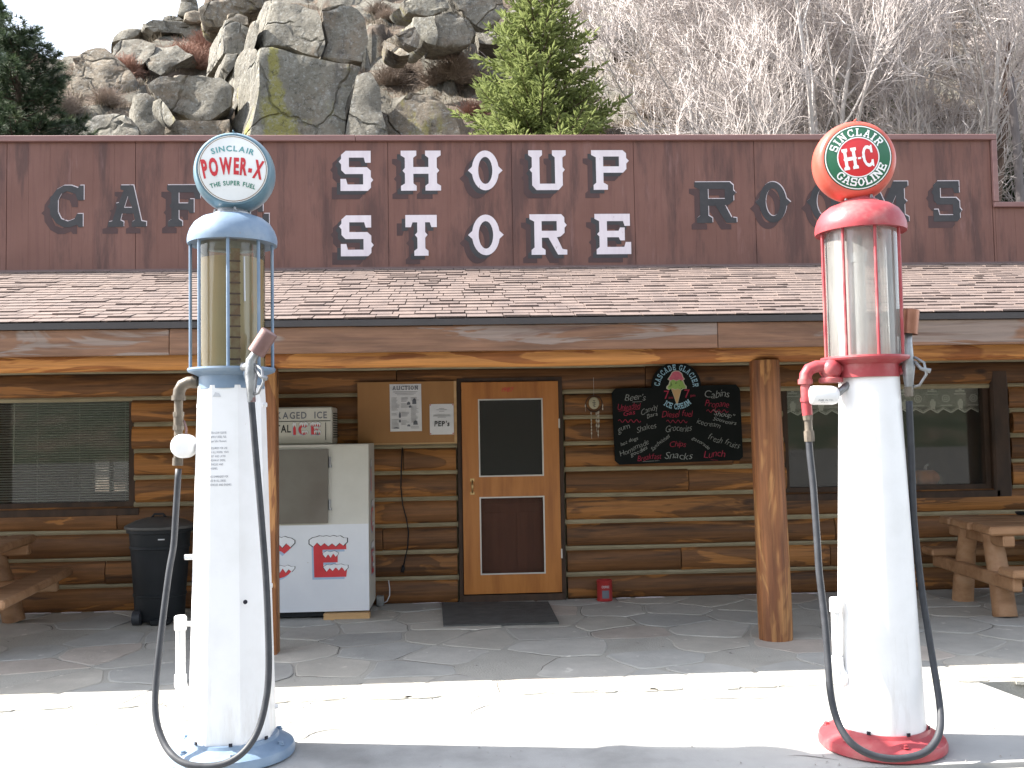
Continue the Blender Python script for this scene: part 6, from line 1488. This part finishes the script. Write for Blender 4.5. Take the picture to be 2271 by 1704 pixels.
def conifer(seed, H, R, base, m_leaf, long_needle=False, dens=1.0, tuft=.17, ex=.85):
    """trunk plus whorled limbs; sprigs of needles along every limb and its side shoots"""
    r = random.Random(seed); TV, TF, V, F = [], [], [], []
    seg_tube(TV, TF, [Vector((0, 0, -.3)), Vector((.03, .02, H*.4)), Vector((0, 0, H*.8)), Vector((0, 0, H))], .022*H, .01, 9)
    def sprig(p, d, L, w):
        d = d.normalized(); o = d.orthogonal().normalized(); o = Matrix.Rotation(r.uniform(0, pi), 3, d) @ o
        for oo in (o, d.cross(o)):
            b = len(V); V.extend([p, p+d*L*.45+oo*w, p+d*L, p+d*L*.45-oo*w]); F.append((b, b+1, b+2, b+3))
    def tuftball(p, d, L):
        for _ in range(22):
            q = (d*.8+rdir(r, .95)).normalized(); o = q.orthogonal().normalized()*.013; b = len(V); V.extend([p-o, p+o, p+q*L*r.uniform(.7, 1.1)]); F.append((b, b+1, b+2))
    z = base
    while z < H*.985:
        f = (z-base)/(H-base); Lb = R*((1-f)**ex)*r.uniform(.78, 1.12)+.10
        nb = r.choice((4, 5, 6)) if not long_needle else r.choice((3, 4, 5))
        ph = r.uniform(0, 6)
        for k in range(nb):
            a = ph+2*pi*k/nb+r.uniform(-.3, .3); L = Lb*(r.uniform(.75, 1.1) if long_needle else r.uniform(.80, 1.04)); out = Vector((cos(a), sin(a), 0))
            n = 7; path = []
            for i in range(n+1):
                t = i/n; path.append(Vector((0, 0, z))+out*(L*t)+Vector((0, 0, L*((-.10-.18*(1-f))*t*1.3+.42*t*t))))
            seg_tube(TV, TF, path, .010+.014*L, .004, 4)
            step = (.055 if not long_needle else .13)/dens; s = .12*L
            while s < L:
                t = s/L; i = min(n-1, int(t*n)); p = path[i].lerp(path[i+1], t*n-i); ax = (path[i+1]-path[i]).normalized(); sd = ax.cross(Vector((0, 0, 1))).normalized()
                for sg in (-1, 1):
                    l2 = (.16+.40*L*(1-t)**.9*min(1, t*3))*r.uniform(.6, 1.1); dv = (ax*.75+sd*sg*r.uniform(.5, 1)+Vector((0, 0, r.uniform(-.35, .25)))).normalized()
                    if long_needle:
                        if r.random() < .8: tuftball(p+dv*l2*.8, (dv+Vector((0, 0, .5))).normalized(), tuft)
                    else:
                        c = max(1, int(l2/.085))
                        for j in range(c):
                            pj = p+dv*(l2*(j+.3)/c)+Vector((0, 0, -.10*(j/c)**2)); sprig(pj, dv+rdir(r, .55)+Vector((0, 0, r.uniform(-.15, .45))), r.uniform(.7, 1.2)*tuft, .030)
                s += step*r.uniform(.8, 1.3)*(2.2 if not long_needle else 1)
            if long_needle: tuftball(path[-1], (path[-1]-path[-2]).normalized(), tuft*1.1)
            else: sprig(path[-1], (path[-1]-path[-2]), tuft*1.5, .03)
        z += (.20 if not long_needle else .27)*r.uniform(.8, 1.2)*(1.25-.5*f)
    return mesh_of('trunk', TV, TF, MT['bark_brown']), mesh_of('crown', V, F, m_leaf)
sp = conifer(3, 9.75, 4.2, .3, MT['spruce'], dens=1.75, tuft=.19, ex=.78)
stand('spruce_tree', 'bushy bright green spruce rising above the middle of the false front', 'tree', (('trunk', sp[0]), ('crown', sp[1])), (1.95, 13.3, 2.7))
pn = conifer(8, 14.0, 3.9, 1.0, MT['pine'], True, 1.5, .30)
pn2 = conifer(9, 8.6, 2.9, .3, MT['pine'], True, 2.3, .27, ex=.5)
pn3 = conifer(10, 7.0, 1.5, 1.2, MT['pine_light'], True, .9, .22)
stand('pine_tree', 'dark long-needled pine at the left edge reaching into the white sky', 'tree', (('trunk', pn[0]), ('crown', pn[1])), on_hill(-13.3, 13.4, -.1), .5, 1.0)
stand('pine_tree', 'low dark bushy pine at the left just above the coping', 'tree', (('trunk', pn2[0]), ('crown', pn2[1])), on_hill(-12.3, 18.2, -1.7), 1.0, 1.0)
stand('pine_tree', 'dark pine on the far left skyline behind the low bushy pine', 'tree', (('trunk', pn2[0]), ('crown', pn2[1])), on_hill(-17.0, 25.5, -2.6), 3.0, 1.0)
stand('pine_tree', 'dark green pine with a bare brown trunk at the upper right edge', 'tree', (('trunk', pn[0]), ('crown', pn[1])), on_hill(17.8, 18.0, -.1), 2.0, .95)
for x, y, rz, sc, lb in ((12.2, 18.8, 0, 1.1, 'pale green young pine among the bare trees near the upper right'), (13.6, 22.5, 2, 1.15, 'pale green pine farthest up the slope among the bare trees'), (17.2, 29.5, 4, 1.2, 'pale green pine at the top right of the slope')):
    stand('pine_tree', lb, 'tree', (('trunk', pn3[0]), ('crown', pn3[1])), on_hill(x, y), rz, sc, 'pale young pines among the bare trees')
# bare pine trunk and plain pole at the right
for (xa, ya), (xb, yb), Y, r0, nm, lb, m in (((2206, 470), (2238, 130), 13.5, .13, 'tree_trunk', 'brown pine trunk just beyond the step of the false front', MT['bark_brown']), ((2264, 470), (2243, 200), 12.2, .10, 'wooden_pole', 'weathered grey wooden pole at the right edge behind the store', MT['pole'])):
    p0, p1 = at(xa, ya, Y), at(xb, yb, Y); d = (p1-p0); q0 = p0-d*((p0.z-hill(p0.x, Y)+.2)/d.z); q1 = p1+d*.1; mb = MB()
    mb.tube([q0, q0.lerp(p0, .7), p0, p0.lerp(p1, .5)+Vector((.03, 0, 0)), p1, q1], [r0*1.15, r0*1.05, r0, r0*.93, r0*.85, r0*.8], 12, jitter=.05 if nm == 'tree_trunk' else .0); tag(mb.build(nm, m, None, smooth=True), lb, 'tree trunk' if nm == 'tree_trunk' else 'pole')

# dry shrubs
def shrub_mesh(seed, R, m, n=420):
    r = random.Random(seed); V, F = [], []
    for i in range(n):
        a = r.uniform(0, 2*pi); e = r.uniform(.05, 1.0); d = Vector((cos(a)*(1-e*.75), sin(a)*(1-e*.75), .25+e)).normalized(); p = Vector((r.uniform(-.25, .25)*R, r.uniform(-.25, .25)*R, 0)); L = R*r.uniform(.55, 1.05); path = [p]
        for k in range(3): d = (d+rdir(r, .35)).normalized(); p = p+d*L/3; path.append(p)
        seg_tube(V, F, path, .012, .005, 3)
        for k in range(3):
            q = path[1].lerp(path[3], r.random()); dd = (d+rdir(r, .9)).normalized(); seg_tube(V, F, [q, q+dd*L*.2+rdir(r, .02), q+dd*L*.34], .007, .004, 3)
    return mesh_of('crown', V, F, m)
SH = [shrub_mesh(1, .85, MT['shrub']), shrub_mesh(2, .85, MT['shrub_red']), shrub_mesh(3, .7, MT['shrub'])]
r9 = random.Random(77); n_s = 0
spots = [(A2(p)[0], v, s) for p, v, s in (((1900, 600), 0, 1.5), ((1780, 650), 0, 1.3), ((2020, 640), 0, 1.2), ((1790, 430), 0, 1.0), ((1420, 640), 0, 1.2), ((1500, 560), 0, 1.0), ((1330, 110), 0, 1.1), ((1400, 150), 0, 1.0), ((1650, 860), 0, .9), ((1760, 960), 0, 1.0), ((2060, 880), 1, 1.1))]
spots += [(A1(p)[0], v, s) for p, v, s in (((1900, 640), 1, 1.4), ((2050, 700), 1, 1.3), ((1800, 700), 1, 1.0), ((2150, 560), 1, 1.3), ((2100, 470), 1, 1.0), ((900, 800), 0, 1.1), ((1050, 900), 0, 1.1), ((1200, 860), 1, 1.0), ((1000, 720), 0, 1.0), ((1300, 740), 1, 1.0), ((700, 1180), 0, 1.0), ((1100, 1060), 0, .9), ((2260, 1000), 0, .9))]
for k in range(22): spots.append(((r9.uniform(1380, 2271), r9.uniform(40, 300)), r9.choice((0, 2, 2)), r9.uniform(.8, 1.4)))
for k in range(5): spots.append(((r9.uniform(2205, 2275), r9.uniform(290, 400)), 3, r9.uniform(.7, 1.1)))
kinds = {0: ('grey brown leafless shrub clinging to the rocky hillside', 'grey brown shrubs on the hillside'), 1: ('reddish brown leafless shrub on the slope among the left rocks', 'reddish shrubs among the rocks'), 2: ('small dull leafless shrub under the bare trees', 'small shrubs under the bare trees')}
kinds[3] = ('leafless shrub seen past the step of the false front', 'shrubs past the step of the false front')
for (px, py), v, s in spots:
    p = hill_hit(px, py); lb, gp = kinds[v]
    if v in (0, 1) and px < 1380:
        c, sh = min(ROCKS, key=lambda q: (q[0]-p).length); d = p-c
        w = ('above' if d.z > .6 else 'below') if abs(d.z) > abs(d.x) else ('left of' if d.x < 0 else 'right of')
        lb = ('grey brown' if v == 0 else 'reddish')+' leafless shrub '+w+' the '+sh
    t = tag(inst('shrub', SH[v % 3], None, (p.x, p.y, p.z-.1), (0, 0, r9.uniform(0, 6))), lb, 'shrub', gp); t.scale = (s, s, s*r9.uniform(.75, 1))
by_label = {}
for o in bpy.data.objects:
    if o.name.startswith('shrub'): by_label.setdefault(o['label'], []).append(o)
for lb, os_ in by_label.items():
    os_.sort(key=lambda o: o.location.x/(o.location.y+9.6))
    if len(os_) in (2, 3):
        for o, w in zip(os_, ('left one', 'right one') if len(os_) == 2 else ('left one', 'middle one', 'right one')): o['label'] = lb+', '+w
    elif lb.startswith('grey brown leafless shrub clinging'):
        for o in os_: o['label'] = 'grey brown leafless shrub on the slope among the bare trees'
# dry grass over the slope
r8 = random.Random(5); V, F = [], []
for k in range(7000):
    x = r8.uniform(-20, 26); y = r8.uniform(19, 44)
    if noise.noise(Vector((x*.25, y*.25, 6))) < -.12: continue
    z = hill(x, y)-.03
    for b in range(5):
        a = r8.uniform(0, 6.3); L = r8.uniform(.14, .38); d = Vector((cos(a)*.5, sin(a)*.5, 1))*L; o = Vector((-sin(a), cos(a), 0))*.018; p = Vector((x+r8.uniform(-.15, .15), y+r8.uniform(-.15, .15), z)); c = len(V); V.extend([p-o, p+o, p+d]); F.append((c, c+1, c+2))
tag(inst('hillside_grass', mesh_of('hillside_grass', V, F, MT['dry_grass']), None, (0, 0, 0)), kind='stuff')
